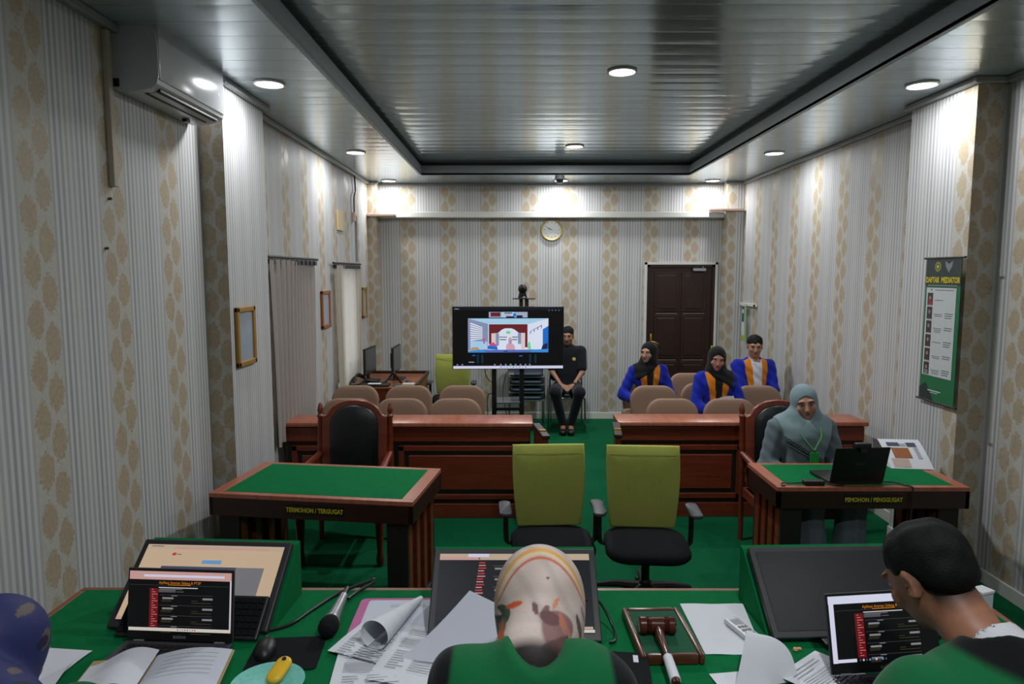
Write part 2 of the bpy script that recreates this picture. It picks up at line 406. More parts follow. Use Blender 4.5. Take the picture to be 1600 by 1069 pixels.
# doorway: wood door, casing, closer, handle
d = struct(MB().bx(DX0+.03, DX1-.03, YB+.01, YB+.05, 0, DZ-.03, 0).build('door_1', M_['wooddk'], smooth=False))
b = MB()
for x0, x1 in ((DX0+.13, DX0+.42), (DX1-.42, DX1-.13)):
    for z0, z1 in ((1.5, 2.0), (.86, 1.42), (.2, .78)):
        b.bx(x0-.02, x1+.02, YB-.004, YB+.02, z0-.02, z1+.02, 0, .006); b.bx(x0+.02, x1-.02, YB-.012, YB+.02, z0+.02, z1-.02, 0, .01)
    b.bx(x0, x1, YB-.008, YB+.01, 1.452, 1.462, 1); b.bx(x0, x1, YB-.008, YB+.01, .815, .825, 1)
struct(b.build('door_panel', [M_['wooddk'], mat('pale_edge', (120, 100, 92), .5)], d, smooth=False))
b = MB().bx(DX0, DX0+.035, YB-.02, YB+.06, 0, DZ, 0).bx(DX1-.035, DX1, YB-.02, YB+.06, 0, DZ, 0).bx(DX0, DX1, YB-.02, YB+.06, DZ-.035, DZ, 0)
b.bx(DX0-.035, DX0, YB-.03, YB, 0, DZ+.03, 1).bx(DX1, DX1+.03, YB-.03, YB, 0, DZ+.03, 1).bx(DX0-.035, DX1+.03, YB-.03, YB, DZ, DZ+.03, 1)
struct(b.build('door_frame', [M_['wooddk'], M_['white']], d, smooth=False))
b = MB().bx(DX0+.055, DX0+.085, YB-.015, YB+.02, .99, 1.18, 0, .004).lathe([(.012, 0), (.012, .05)], 0, 12, xf((DX0+.07, YB-.01, 1.08), 90)).tube([(DX0+.07, YB-.06, 1.08), (DX0+.12, YB-.065, 1.07), (DX0+.17, YB-.06, 1.04)], .011)
struct(b.build('door_handle', M_['brass'], d))
b = MB().bx(DX1-.31, DX1-.13, YB-.05, YB-.0, 2.03, 2.075, 0, .006).bx(DX1-.2, DX1-.18, YB-.1, YB-.04, 2.08, 2.09, 0)
struct(b.build('door_closer', M_['chrome'], d, smooth=False))
for k, ((y0, y1), e) in enumerate(((W1, .35), (W2, 1.6)), 1):      # windows behind the curtains
    wf = MB()
    for a, c, e0, e1 in ((y0, y0+.05, .75, 2.06), (y1-.05, y1, .75, 2.06), (y0, y1, .75, .8), (y0, y1, 2.01, 2.06), ((y0+y1)/2-.02, (y0+y1)/2+.02, .8, 2.01)):
        wf.bx(XL-.14, XL-.09, a, c, e0, e1, 0)
    wo = struct(wf.build('window_%d' % k, M_['wooddk'], smooth=False))
    struct(MB().bx(XL-.12, XL-.112, y0+.05, y1-.05, .8, 2.01, 0).build('window_pane', glow('daylit_frosted_glass_%d' % k, (214, 226, 232), e), wo, smooth=False))

# ------------------------------------------------------------------ downlights
lamp_disc = glow('lit_diffuser', (250, 253, 255), 9.)
lights = [(-1.55, 4.46, ZC), (-1.57, 6.92, ZC), (-1.62, 9.0, ZC), (2.6, 4.5, ZC), (2.6, 6.98, ZC), (2.57, 9.0, ZC), (.61, 8.98, ZC), (.724, 4.73, ZT), (.646, 7.43, ZT)]
llab = ['round lit downlight in left soffit nearest the air conditioner', 'round lit downlight in left soffit above the dangling cable', 'round lit downlight in back left corner above the pale plywood shelf end',
        'round lit downlight in right soffit beside the pillar with the green banner', 'round lit downlight in right soffit midway along the wall', 'round lit downlight in back right corner above the door',
        'round lit downlight in back soffit behind the dome camera', 'large bright round downlight in the raised tray nearest the viewer', 'round lit downlight in the raised tray towards the back wall']
LP = [10.5, 11.5, 11, 10.5, 11.5, 11, 13, 42, 42]
for (x, y, z), lb, pw in zip(lights, llab, LP):
    t = thing('downlight', lb, 'ceiling light', (x, y, z), 0, 'recessed round downlights')
    MB().lathe([(.085, -.001), (.098, -.001), (.1, -.008), (.088, -.014), (.082, -.004)], 0, 28).build('trim_ring', M_['white'], t)
    MB().lathe([(.001, -.009), (.082, -.009), (.084, -.003), (.001, -.003)], 0, 28).build('diffuser', lamp_disc, t)
    L = bpy.data.lights.new('downlight_or_fill_lamp', 'AREA'); L.shape = 'DISK'; L.size = .15; L.energy = pw; L.color = (.97, 1, 1)
    lo = bpy.data.objects.new('downlight_or_fill_lamp', L); C.objects.link(lo); lo.location = (x, y, z-.025)
for x, y, pw in ((-.6, 1.4, 6), (1.7, 1.4, 6), (.5, .4, 38)):      # unseen fill lamps, added to brighten the foreground and pillar fronts
    L = bpy.data.lights.new('downlight_or_fill_lamp', 'AREA'); L.shape = 'DISK'; L.size = .15; L.energy = pw; L.color = (.95, .98, 1)
    lo = bpy.data.objects.new('downlight_or_fill_lamp', L); C.objects.link(lo); lo.location = (x, y, 3.17)

# ------------------------------------------------------------------ things on walls and ceiling
t = thing('ceiling_dome_camera', 'white dome security camera hanging from the back soffit edge', 'security camera', (.56, 8.5, ZC-.006))
MB().lathe([(.03, 0), (.055, -.0), (.06, -.03), (.056, -.05)], 0, 24).build('housing', M_['grey'], t)
MB().lathe([(.05, -.045), (.046, -.07), (.03, -.092), (.003, -.1)], 0, 24).build('dome', mat('smoked_dome', (40, 40, 46), .12), t)
t = thing('wall_clock', 'round white wall clock with gilt rim under the white back trunking', 'clock', (.508, YB-.001, 2.585))
MB().lathe([(.148, 0), (.15, .02), (.14, .035), (.122, .03), (.122, .0)], 0, 40, xf(rx=90)).build('rim', mat('pale_gold', (190, 168, 110), .35, .4), t)
b = MB().lathe([(.124, .0), (.124, .012)], 0, 40, xf(rx=90))
for k in range(12): b.box((.098*math.sin(k*PI/6), -.0125, .098*math.cos(k*PI/6)), (.008, .002, .014), 1, 0)
b.build('dial', [mat('clock_dial', (205, 206, 204), .4), M_['printdk']], t, smooth=False)
for nm, l, a, wd in (('hour_hand', .055, -70, .007), ('minute_hand', .085, -62, .005)):
    b = MB().box((0, 0, l/2-.008), (wd, .002, l), 0); b.build(nm, M_['black'], t, smooth=False, M=xf((0, -.016 if nm[0] == 'h' else -.019, 0)) @ Matrix.Rotation(R(a), 4, 'Y'))
# air conditioner
t = thing('air_conditioner', 'white split air conditioner high on the left wall', 'air conditioner', (XLn, 3.83, 2.9))
prof = [(0, .0), (0, .31), (.19, .31), (.212, .29), (.222, .2), (.222, .06), (.212, .025), (.185, .004), (.1, -.012), (.02, -.012)]
b = MB(); b.prism([(x, z) for x, z in prof], -.385, .385, 0)
b.build('casing', mat('ac_white', (186, 187, 192), .25, var=.02), t)
MB().bx(.196, .2265, -.375, .375, .045, .305, 0, .006).build('front_panel', mat('ac_panel', (192, 193, 198), .18, var=.02), t)
b = MB(); M0 = xf((.19, 0, .008)) @ Matrix.Rotation(R(-12), 4, 'Y')
b.box((0, 0, 0), (.022, .66, .02), 0, .0, M0); b.box((-.06, 0, .006), (.018, .66, .02), 0, 0, M0); b.box((-.03, 0, .0), (.045, .64, .012), 1, .003, M0)
b.build('air_outlet', [M_['groove'], mat('ac_flap', (170, 171, 174), .3)], t, smooth=False)
MB().bx(.0, .03, -.392, -.36, .01, .05, 0, .003).build('bracket_clip', M_['blackm'], t, smooth=False)
MB().bx(.05, .08, .2, .24, -.03, 0, 0, .003).build('bracket_clip', M_['blackm'], t, smooth=False)
MB().bx(.2262, .2272, .29, .3, .13, .15, 0).build('indicator_lamp', glow('blue_lamp', (60, 120, 190), .5), t, smooth=False)
tag(MB().bx(XLn+.001, XLn+.028, 3.36, 3.395, 2.42, 3.155, 0, .003).build('cable_duct', mat('tan_duct', (172, 162, 146), .7), smooth=False), 'narrow vertical pale duct running down the wall behind the air conditioner', 'cable duct')
# picture frames on the left wall
for y, z, h, wd, mt, lb in ((4.56, 1.583, .395, .31, 'gold', 'gilt picture frame nearest the viewer on the left pillar'), (6.96, 1.635, .38, .31, 'copper', 'orange brown picture frame between the two curtained windows'), (8.76, 1.63, .39, .26, 'gold', 'thin gilt picture frame beyond the far curtain')):
    xw = -1.81 if y < 5 else XL
    t = thing('picture_frame', lb, 'picture frame', (xw+.001, y, z), 0, 'frames on the left wall')
    b = MB()
    for yy, zz, a, c in ((-wd/2+.018, 0, .036, h), (wd/2-.018, 0, .036, h), (0, h/2-.018, wd, .036), (0, -h/2+.018, wd, .036)):
        b.box((.012, yy, zz), (.024, a, c), 0, .006)
    b.build('frame', M_[mt], t, smooth=False)
    MB().box((.008, 0, 0), (.006, wd-.06, h-.06), 0).build('glazed_sheet', mat('glazed_sheet_%d' % int(y*10), (150, 160, 172), .12, var=.06, scale=8), t, smooth=False)
t = tag(MB().bx(XL+.001, XL+.02, 7.5, 7.75, 2.47, 2.69, 0, .004).build('wall_cover_plate', mat('tan_board', (198, 178, 140), .7), smooth=False), 'small tan square cover board on left wall above the far curtain', 'cover board')
t = thing('wall_conduit', 'thin pale conduit with dark cable running down to the far curtain rod', 'cable', (XL, 8.3, 2.7))
MB().bx(.001, .022, .1, .122, -.56, .0, 0, .003).build('conduit', M_['trimgrey'], t, smooth=False)
MB().tube([(.03, -.02, .495), (.02, .06, .3), (.03, .0, .26), (.025, -.04, .2), (.022, -.03, .02)], .009, smooth_n=5).build('cable', M_['dkgrey'], t)
MB().bx(.001, .035, -.06, -.0, -.08, .03, 0, .005).build('junction_box', M_['pink'], t, smooth=False)
# curtains with rods
def curtain_mat(name, col, tr):
    m, nt, b = new_mat(name)
    tb = nt.nodes.new('ShaderNodeBsdfTranslucent'); ms = nt.nodes.new('ShaderNodeMixShader'); ms.inputs[0].default_value = tr
    n = nt.nodes.new('ShaderNodeTexNoise'); n.inputs['Scale'].default_value = 12; tc = nt.nodes.new('ShaderNodeTexCoord'); nt.links.new(tc.outputs['Object'], n.inputs['Vector'])
    mx = nt.nodes.new('ShaderNodeMix'); mx.data_type = 'RGBA'; mx.inputs['A'].default_value = tuple(v*.9 for v in lin(col))+(1,); mx.inputs['B'].default_value = lin(col)+(1,)
    nt.links.new(n.outputs['Fac'], mx.inputs['Factor'])
    for q, s_ in ((b, 'Base Color'), (tb, 'Color')): nt.links.new(mx.outputs['Result'], q.inputs[s_])
    b.inputs['Roughness'].default_value = .9
    out = nt.nodes['Material Output']; nt.links.new(b.outputs[0], ms.inputs[1]); nt.links.new(tb.outputs[0], ms.inputs[2]); nt.links.new(ms.outputs[0], out.inputs[0])
    return m
def curtain(y0, y1, ztop, zbot, lb, mt, ph):
    t = thing('curtain', lb, 'curtain', (XL, y0, ztop), 0, 'curtains on the left wall')
    wd = y1-y0
    def f(u, v):
        k = 11
        a = .5+.5*math.sin(u*2*PI*k+ph+.6*math.sin(u*9))
        flare = .01+.03*v**1.6
        x = .02+a*(.04+.02*math.sin(u*5+ph))*(1-.2*v)+flare*(.55+.45*math.sin(u*3.+1.2))*(.35+.65*(1-u))
        return (x, u*wd*(1-.05*v)+.03*math.sin(v*3+u*7), -v*(ztop-zbot)*(1-.02*math.sin(u*11)) - .012*abs(math.sin(u*PI*k)))
    MB().grid(f, 132, 26).build('cloth', mt, t, angle=80)
    MB().tube([(.05, -.05, .02), (.05, wd+.05, .02)], .012).build('rod', M_['blackm'], t)
    b = MB().bx(.028, .032, .0, wd, -.03, .0, 0)
    for k in range(10): b.bx(.03, .07, wd*(k+.2)/10, wd*(k+.75)/10, -.035, .005, 0, .004)
    b.build('hook_tape', M_['dkgrey'], t, smooth=False)
curtain(5.28, 6.52, 2.11, .63, 'long pale curtain over the near window of the left wall', curtain_mat('curtain_near', (172, 164, 158), .25), 0.)
curtain(7.2, 8.36, 2.09, .74, 'bright daylit sheer curtain over the far window of the left wall', curtain_mat('curtain_far', (214, 206, 194), .6), 1.7)
# banner
BX = 2.80
t = thing('hanging_banner', 'green vertical banner headed DAFTAR MEDIATOR hanging on the right pillar', 'banner', (2.86-.03, 4.53, 1.62))
Lg = [mat('banner_green', (22, 104, 62), .5, var=.15, scale=6), mat('banner_dark', (36, 48, 48), .5), mat('banner_white', (186, 190, 192), .5), M_['yellowtx'], mat('photo_dark', (62, 50, 56), .5), mat('photo_red', (150, 40, 40), .5), mat('photo_skin', (150, 120, 104), .5), M_['printdk'], mat('emblem_gold', (120, 120, 50), .5), M_['grey']]
b = MB(); MBn = Matrix(((0, 0, -1, 0), (-1, 0, 0, 0), (0, 1, 0, 0), (0, 0, 0, 1)))     # local x,y -> -Y, Z facing -X
def rc(x0, x1, y0, y1, m, d): b.poly([(x0, y0, d), (x1, y0, d), (x1, y1, d), (x0, y1, d)], m, MBn)
BW, BH = .37, .96
b.box((0, 0, 0), (BW, BH, .003), 0, 0, MBn); rc(-BW/2, BW/2, .3, BH/2, 1, .003)
rc(-.165, .15, -.31, .285, 2, .0032)
b.text('DAFTAR  MEDIATOR', .052, MBn @ xf((-.0, .335, .004)), 3, 'CENTER', .0003, .0018, .74)
rc(-.155, .155, .297, .305, 9, .0036)
b.lathe([(.034, .0035), (.034, .004)], 8, 20, MBn @ xf((-.055, .425, 0))); b.lathe([(.02, .004), (.02, .0045)], 1, 6, MBn @ xf((-.055, .425, 0))); b.lathe([(.012, .0045), (.012, .005)], 3, 8, MBn @ xf((-.055, .425, 0)))
b.poly([(.045, .45, .004), (.02, .462, .004), (.028, .425, .004), (.05, .4, .004), (.06, .385, .004), (.07, .4, .004), (.092, .425, .004), (.1, .462, .004), (.075, .45, .004), (.06, .44, .004)], 9, MBn)
rc(-.12, -.1, .268, .275, 7, .0036); rc(-.07, .13, .267, .273, 9, .0036)
for k in range(6):
    y = .2-.094*k
    rc(-.15, -.09, y-.035, y+.05, 4, .0036); rc(-.14, -.1, y-.034, y-.002, 5 if k == 0 else (9 if k == 5 else 4), .004)
    b.lathe([(.013, .004), (.013, .0045)], 6, 12, MBn @ xf((-.12, y+.016, 0)))
    rc(-.145, -.095, y-.035, y-.03, 6, .0042)
    for j in range(1 if k == 0 else 1+k % 3): rc(-.07+.006*j, .02-.004*j, y-.012*j, y+.004-.012*j, 7, .0036)
    if k:
        for j in range(2+k % 2): rc(.045, .13-.008*j, y+.008-.014*j, y+.013-.014*j, 7, .0036)
b.poly([(-.185, -.48, .0034), (-.02, -.48, .0034), (-.12, -.36, .0034), (-.185, -.4, .0034)], 1, MBn)
rc(-.09, .05, -.412, -.404, 2, .0036); rc(-.06, .02, -.424, -.419, 2, .0036)
b.build('banner_cloth', Lg, t, smooth=False, fix=False)
for z in (.482, -.482): MB().tube([(0, .215, z), (0, -.215, z)], .007).build('batten', M_['blackm'], t)
# rail with lanyard
t = thing('wall_rail', 'short white rail near the back right corner with pegs', 'rail', (XR, 8.5, 1.6))
MB().bx(-.035, -.001, 0, .58, -.02, .02, 0, .005).build('board', M_['white'], t, smooth=False)
MB().bx(-.05, -.03, .0, .02, -.015, .015, 0, .003).build('peg', M_['black'], t, smooth=False)
t = thing('lanyard_card', 'white and blue name card on a lime green lanyard hanging from the rail', 'lanyard', (XR-.06, 8.74, 1.57))
MB().bx(-.001, .003, .0, .03, -.4, .03, 0).bx(-.002, .004, .02, .13, -.44, -.37, 0, .01).build('strap', mat('lime_strap', (140, 178, 50), .7), t, smooth=False)
b = MB().bx(-.004, -.001, .05, .14, -.36, .02, 0); b.bx(-.006, -.004, .055, .135, -.19, .01, 1); b.bx(-.0065, -.006, .07, .12, -.08, -.03, 2)
b.build('card', [M_['paper2'], mat('teal_print', (30, 92, 108), .6), M_['paper']], t, smooth=False)
t = tag(MB().bx(2.685, 2.715, YB-.036, YB-.03, .83, 1.02, 0).build('sticky_tag', mat('lime_tag', (150, 190, 40), .7), smooth=False), 'small lime green tag stuck on the right edge of the door', 'tag')
for y, z, lb in ((3.35, 2.36, 'upper small rusty nail stub in the left wall below the air conditioner duct'), (3.3, 2.12, 'lower small rusty nail stub in the left wall')):
    tag(MB().lathe([(.007, 0), (.004, .008), (.008, .01), (.007, .014)], 0, 10, xf((XLn, y, z), 0, 90)).build('wall_nail', mat('rust', (92, 56, 40), .8)), lb, 'nail')
# ------------------------------------------------------------------ public benches' front counters
def counter(x0, x1, y, h, splits, lb, gate_x, gside):
    W = x1-x0
    t = thing('wooden_counter', lb, 'counter', (x0, y, 0), 0, 'counters before the public seats')
    MB().bx(-.02, W+.02, -.03, .3, h-.035, h, 0, .006).build('counter_top', M_['woodtop'], t)
    b = MB().bx(0, W, .02, .06, 0, h-.035, 0)
    b.bx(0, W, -.005, .03, h-.16, h-.045, 0, .004)             # upper rail
    b.bx(0, W, .012, .03, h-.045, h-.035, 1); b.bx(0, W, .008, .03, h-.185, h-.16, 1)
    b.bx(0, W, -.006, .03, 0, .12, 0, .004); b.bx(0, W, .008, .03, .12, .145, 1)
    b.build('front_board', [M_['wood'], M_['groove']], t, smooth=False)
    for a, c in zip(splits, splits[1:]):
        p = MB(); z0, z1 = .155, h-.195
        for q in ((a+.02, c-.02, z0, z0+.045), (a+.02, c-.02, z1-.045, z1), (a+.02, a+.065, z0, z1), (c-.065, c-.02, z0, z1)): p.bx(q[0], q[1], -.004, .03, q[2], q[3], 0, .005)
        p.bx(a+.065, c-.065, .008, .03, z0+.045, z1-.045, 1); p.bx(a+.1, c-.1, -.002, .03, z0+.08, z1-.08, 0, .008)
        p.bx(a-.02, a+.02, .01, .03, z0-.02, z1+.02, 1)
        p.build('panel', [M_['wood'], M_['groove']], t, smooth=False)
    b = MB().bx(0, .03, .06, .3, 0, h-.035, 0).bx(W-.03, W, .06, .3, 0, h-.035, 0); b.build('side_board', M_['wood'], t, smooth=False)
    g = MB(); Mg = xf((gate_x, -.02, 0), 0, 0, gside)
    g.bx(-.02, .02, -.42, 0, .0, h-.03, 0, .004, Mg); g.bx(-.03, .03, -.44, .0, h-.03, h, 1, .006, Mg); g.bx(-.026, .026, -.3, -.26, h-.0, h+.008, 2, 0, Mg)
    g.build('wing_board', [M_['wood'], M_['wooddk'], M_['brass']], t, smooth=False)
counter(-1.86, .135, 5.44, .8, [.03, .9, 1.97], 'long red brown panelled counter on the left behind the empty leather armchair', 2.04, 8)
counter(.87, 2.86, 5.48, .8, [.03, 1.02, 1.96], 'long red brown panelled counter on the right before the students in blue', -.04, -6)

# ------------------------------------------------------------------ beige visitor chairs
def make_visitor_chair(lb, loc, grp):
    t = thing('visitor_chair', lb, 'chair', loc, 0, grp)
    bend = lambda v: (v.x, v.y - .06*(v.x/.23)**2*.5 + .18*(v.z-.5)*.35, v.z)
    MB().prism(arc_outline(.475, .42, .14, .45, 9, .43), .17, .235, 0, None, .022, bend).build('backrest', M_['beige'], t, angle=60)
    s = MB().prism(rrect(.48, .46, .09), 0, .075, 0, xf((0, -.02, .40), 90), .02); s.build('seat', M_['beige'], t, angle=60)
    for x in (-.2, .2):
        MB().tube([(x, -.2, .0), (x, -.2, .4)], .0125).build('leg', M_['blackm'], t)
        MB().tube([(x, .24, .0), (x, .2, .38), (x*.9, .215, .52)], .0125).build('leg', M_['blackm'], t)
    MB().tube([(-.2, -.2, .39), (.2, -.2, .39), (.2, .19, .39), (-.2, .19, .39), (-.2, -.2, .39)], .012).build('seat_frame', M_['blackm'], t)
    return t
def vlab(side, row, k, n): return 'beige fabric visitor chair, %s, %s row behind the %s counter' % (k, row, side)
G = 'beige visitor chairs'
vc = make_visitor_chair('beige visitor chair in front row, hidden partly by the empty leather armchair', (-1.5, 5.9, 0), G)
for x, y, lb in [(-1.02, 5.9, 'beige visitor chair in front row just right of the empty leather armchair'), (-.53, 5.9, 'beige visitor chair in front row nearest the television stand'),
                 (-1.6, 6.62, 'beige visitor chair in second row before the computer desk, next to the left wall'), (-1.06, 6.62, 'beige visitor chair in second row right before the computer desk end'), (-.52, 6.62, 'beige visitor chair in second row before the lime chair by the back wall'),
                 (1.43, 5.9, 'beige visitor chair in front row behind the right counter, nearest the aisle'), (1.95, 5.9, 'beige visitor chair in front row beside the leather armchair of the grey dressed woman'),
                 (1.41, 6.62, 'beige visitor chair directly in front of the leftmost student'), (1.96, 6.78, 'beige visitor chair the middle student in black headscarf sits on'), (2.46, 6.62, 'beige visitor chair directly in front of the young man in blue jacket'),
                 (1.46, 7.5, 'beige visitor chair the leftmost student sits on'), (2.0, 7.5, 'empty beige visitor chair between the leftmost student and the door'), (2.6, 7.5, 'beige visitor chair the young man in blue jacket sits on')]:
    dup(vc, (x, y, 0), 0, lb)

# ------------------------------------------------------------------ carved leather armchairs
def make_armchair(lb, loc, rz):
    t = thing('carved_armchair', lb, 'armchair', loc, rz, 'carved leather armchairs')
    rake = lambda v: (v.x, v.y + .10*max(0, v.z-.42), v.z)
    o = [(-.245, .45), (-.245, .93), (-.215, .945)]
    for k in range(1, 16):
        a = PI - k*PI/16; o.append((.205*math.cos(a), .935+.125*math.sin(a)))
    o += [(.215, .945), (.245, .93), (.245, .45)]
    MB().prism(o, .2, .24, 0, None, .006, rake).build('back_frame', M_['wood'], t)
    q = [(-.178, .5)]
    for k in range(0, 17):
        a = PI - k*PI/16; q.append((.178*math.cos(a), .885+.145*math.sin(a)))
    q += [(.178, .5)]
    MB().prism(q, .165, .215, 0, None, .03, rake).build('leather_back', M_['leather'], t, angle=60)
    for x in (-.262, .262):
        pr_ = [(.019, 0), (.019, .6), (.024, .62), (.018, .66), (.022, .7), (.018, .92), (.025, .94), (.016, .955), (.023, .98), (.018, 1.01), (.008, 1.035)]
        p = MB().lathe(pr_, 0, 14); 
        for v in p.bm.verts: v.co = Vector((v.co.x+x, v.co.y+.225+.10*max(0, v.co.z-.42), v.co.z))
        p.build('leg', M_['wood'], t)
        MB().lathe([(.02, 0), (.03, .04), (.02, .1), (.032, .3), (.03, .42), (.018, .46), (.024, .55), (.02, .62)], 0, 14, xf((x*1.04, -.24, 0))).build('leg', M_['wood'], t)
        a = MB().tube([(x, .24, .66), (x*1.02, .05, .65), (x*1.06, -.15, .64), (x*1.08, -.27, .625), (x*1.08, -.3, .6)], [.022, .026, .028, .03, .024], 0, 10, None, 4)
        a.lathe([(.001, -.03), (.024, -.025), (.028, 0), (.024, .025), (.001, .03)], 1, 14, xf((x*1.08, -.285, .605), 0, 90)); a.build('armrest', [M_['wood'], M_['brass'] if x > 0 else M_['wood']], t)
    MB().prism(rrect(.48, .5, .05), 0, .09, 0, xf((0, -.03, .40), 90), .02).build('seat', M_['leather'], t, angle=60)
    b = MB().bx(-.25, .25, -.27, -.245, .34, .41, 0, .004).bx(-.25, .25, .2, .225, .34, .41, 0, .004).bx(-.262, -.24, -.26, .22, .34, .41, 0, .004).bx(.24, .262, -.26, .22, .34, .41, 0, .004)
    b.bx(-.25, .25, .205, .225, .52, .56, 0, .004); b.build('seat_rail', M_['wood'], t, smooth=False)
    return t
ac = make_armchair('carved wooden armchair with black leather back, empty, behind the left table', (-1.19, 4.76, 0), 0)
dup(ac, (1.97, 4.76, 0), 0, 'carved wooden armchair with black leather back that the grey dressed woman sits on')

# ------------------------------------------------------------------ the two litigants' tables
def make_table(lb, loc, rz, txt, W, D):
    t = thing('litigant_table', lb, 'table', loc, rz, 'felt topped litigants tables')
    h = .75
    b = MB()
    for x0, x1, y0, y1 in ((-W/2, W/2, -D/2, -D/2+.045), (-W/2, W/2, D/2-.045, D/2), (-W/2, -W/2+.075, -D/2+.045, D/2-.045), (W/2-.075, W/2, -D/2+.045, D/2-.045)): b.bx(x0, x1, y0, y1, h-.025, h, 0, .002)
    b.bx(-W/2+.02, W/2-.02, -D/2+.02, D/2-.02, h-.03, h-.008, 0); b.build('table_top', M_['woodtop'], t, smooth=False)
    MB().bx(-W/2+.073, W/2-.073, -D/2+.043, D/2-.043, h-.01, h+.001, 0).build('felt', M_['felt'], t, smooth=False)
    b = MB()
    for x0, x1, y0, y1 in ((-W/2, W/2, -D/2, -D/2+.025), (-W/2, W/2, D/2-.025, D/2), (-W/2, -W/2+.025, -D/2, D/2), (W/2-.025, W/2, -D/2, D/2)): b.bx(x0, x1, y0, y1, h-.13, h-.0255, 0, .002)
    b.build('apron', M_['wooddk'], t, smooth=False)
    tx = .035 if rz else 0.
    for s in (-1, 1):
        b = MB(); xo = s*(W/2-.1)
        b.bx(xo-.06, xo+.06, -D/2+.03, -D/2+.06, 0, h-.13, 1); b.bx(xo-.06, xo+.06, D/2-.06, D/2-.03, 0, h-.13, 1)
        b.bx(xo-.035, xo+.035, -D/2+.05, D/2-.05, .02, h-.13, 1)
        for k in range(4):
            y = -D/2+.09+(D-.18)*k/3
            b.bx(xo-.062, xo+.062, y-.035, y+.035, 0, h-.128, 0, .004)
        b.bx(xo-.07, xo+.07, -D/2+.02, D/2-.02, 0, .05, 1, .004)
        b.build('leg_panel', [M_['wood'], M_['groove']], t, smooth=False)
    b = MB().box((tx, -D/2-.002, h-.075), (.34, .004, .055), 0)
    b.text(txt, .036, xf((tx, -D/2-.0045, h-.075), 90), 1, 'CENTER', .0003, .0011, .80)
    b.build('name_plate', [M_['signblk'], M_['yellowtx']], t, smooth=False, fix=False)
    return t
make_table('felt topped table lettered TERMOHON / TERGUGAT before the left wall', (-1.108, 4.045, 0), -7.5, 'TERMOHON / TERGUGAT', 1.2, .66)
make_table('felt topped table lettered PEMOHON / PENGGUGAT with a laptop on it', (2.115, 4.17, 0), 0, 'PEMOHON / PENGGUGAT', 1.13, .52)

# ------------------------------------------------------------------ lime task chairs
def make_task_chair(lb, loc, rz, seat=.40):
    t = thing('task_chair', lb, 'office chair', loc, rz, 'lime backed task chairs')
    for k in range(5):
        a = R(90+72*k); ca, sa = math.cos(a), math.sin(a)
        MB().tube([(.03*ca, .03*sa, .125), (.17*ca, .17*sa, .115), (.3*ca, .3*sa, .085)], [.03, .024, .016], 0, 8).build('leg', M_['black'], t)
        MB().lathe([(.001, -.022), (.022, -.02), (.027, -.008), (.027, .008), (.022, .02), (.001, .022)], 0, 14, xf((.3*ca, .3*sa, .027), 90, 0, 72*k)).tube([(.3*ca, .3*sa, .03), (.3*ca, .3*sa, .09)], .009).build('caster', M_['black'], t)
    MB().lathe([(.035, .08), (.035, .16), (.025, .17), (.025, seat-.08), (.05, seat-.07), (.05, seat-.05)], 0, 18).build('gas_column', M_['black'], t)
    MB().prism(rrect(.49, .47, .13, 8), 0, .075, 0, xf((0, -.02, seat-.05), 90), .028, None).build('seat', M_['blackfab'], t, angle=60)
    z0 = seat+.02; H = .51
    o = []
    for k in range(9):
        f = k/8; o.append((-.2-.028*math.sin(f*PI*.62)-.0*f, z0+H*f))
    for k in range(1, 8): o.append((-.222+.444*k/8, z0+H-.006*math.sin(k/8*PI)))
    for k in range(9):
        f = 1-k/8; o.append((.2+.028*math.sin(f*PI*.62), z0+H*f))
    bend = lambda v: (v.x, v.y - .05*(1-(v.x/.23)**2)*-.6 + .05*math.sin((v.z-z0)/H*PI)*-.5 + .1*(v.z-z0), v.z)
    b = MB().prism(o, .17, .2, 0, None, .008, bend)
    b.build('backrest', M_['lime'], t, angle=60)
    b = MB().bx(-.205, .205, .172, .178, z0+H-.055, z0+H-.052, 0, 0, None)
    for v in b.bm.verts: v.co = Vector(bend(v.co))+Vector((0, -.012, 0))
    b.build('top_seam', M_['limed'], t, smooth=False)
    MB().tube([(0, .05, seat-.05), (0, .2, seat-.04), (0, .245, seat+.08), (0, .265, seat+.28)], [.02, .022, .022, .016], 0, 8, None, 4).build('back_support', M_['black'], t)
    for s in (-1, 1):
        a = MB().tube([(s*.18, .06, seat-.04), (s*.26, .06, seat-.03), (s*.275, .06, seat+.02), (s*.275, .06, seat+.18)], [.014, .016, .016, .016], 0, 8, None, 4).build('armrest', M_['black'], t)
        MB().prism(rrect(.075, .24, .03), 0, .025, 0, xf((s*.282, .02, seat+.18), 90), .006).build('arm_pad', M_['dkgrey'], a)
    return t
tc_ = make_task_chair('lime backed office chair, left of the two before the judges desk', (.23, 3.98, 0), 3)
dup(tc_, (.79, 3.95, 0), -4, 'lime backed office chair, right of the two before the judges desk')
dup(tc_, (-.79, 8.55, .03), 0, 'lime backed office chair standing by the back wall near the television')

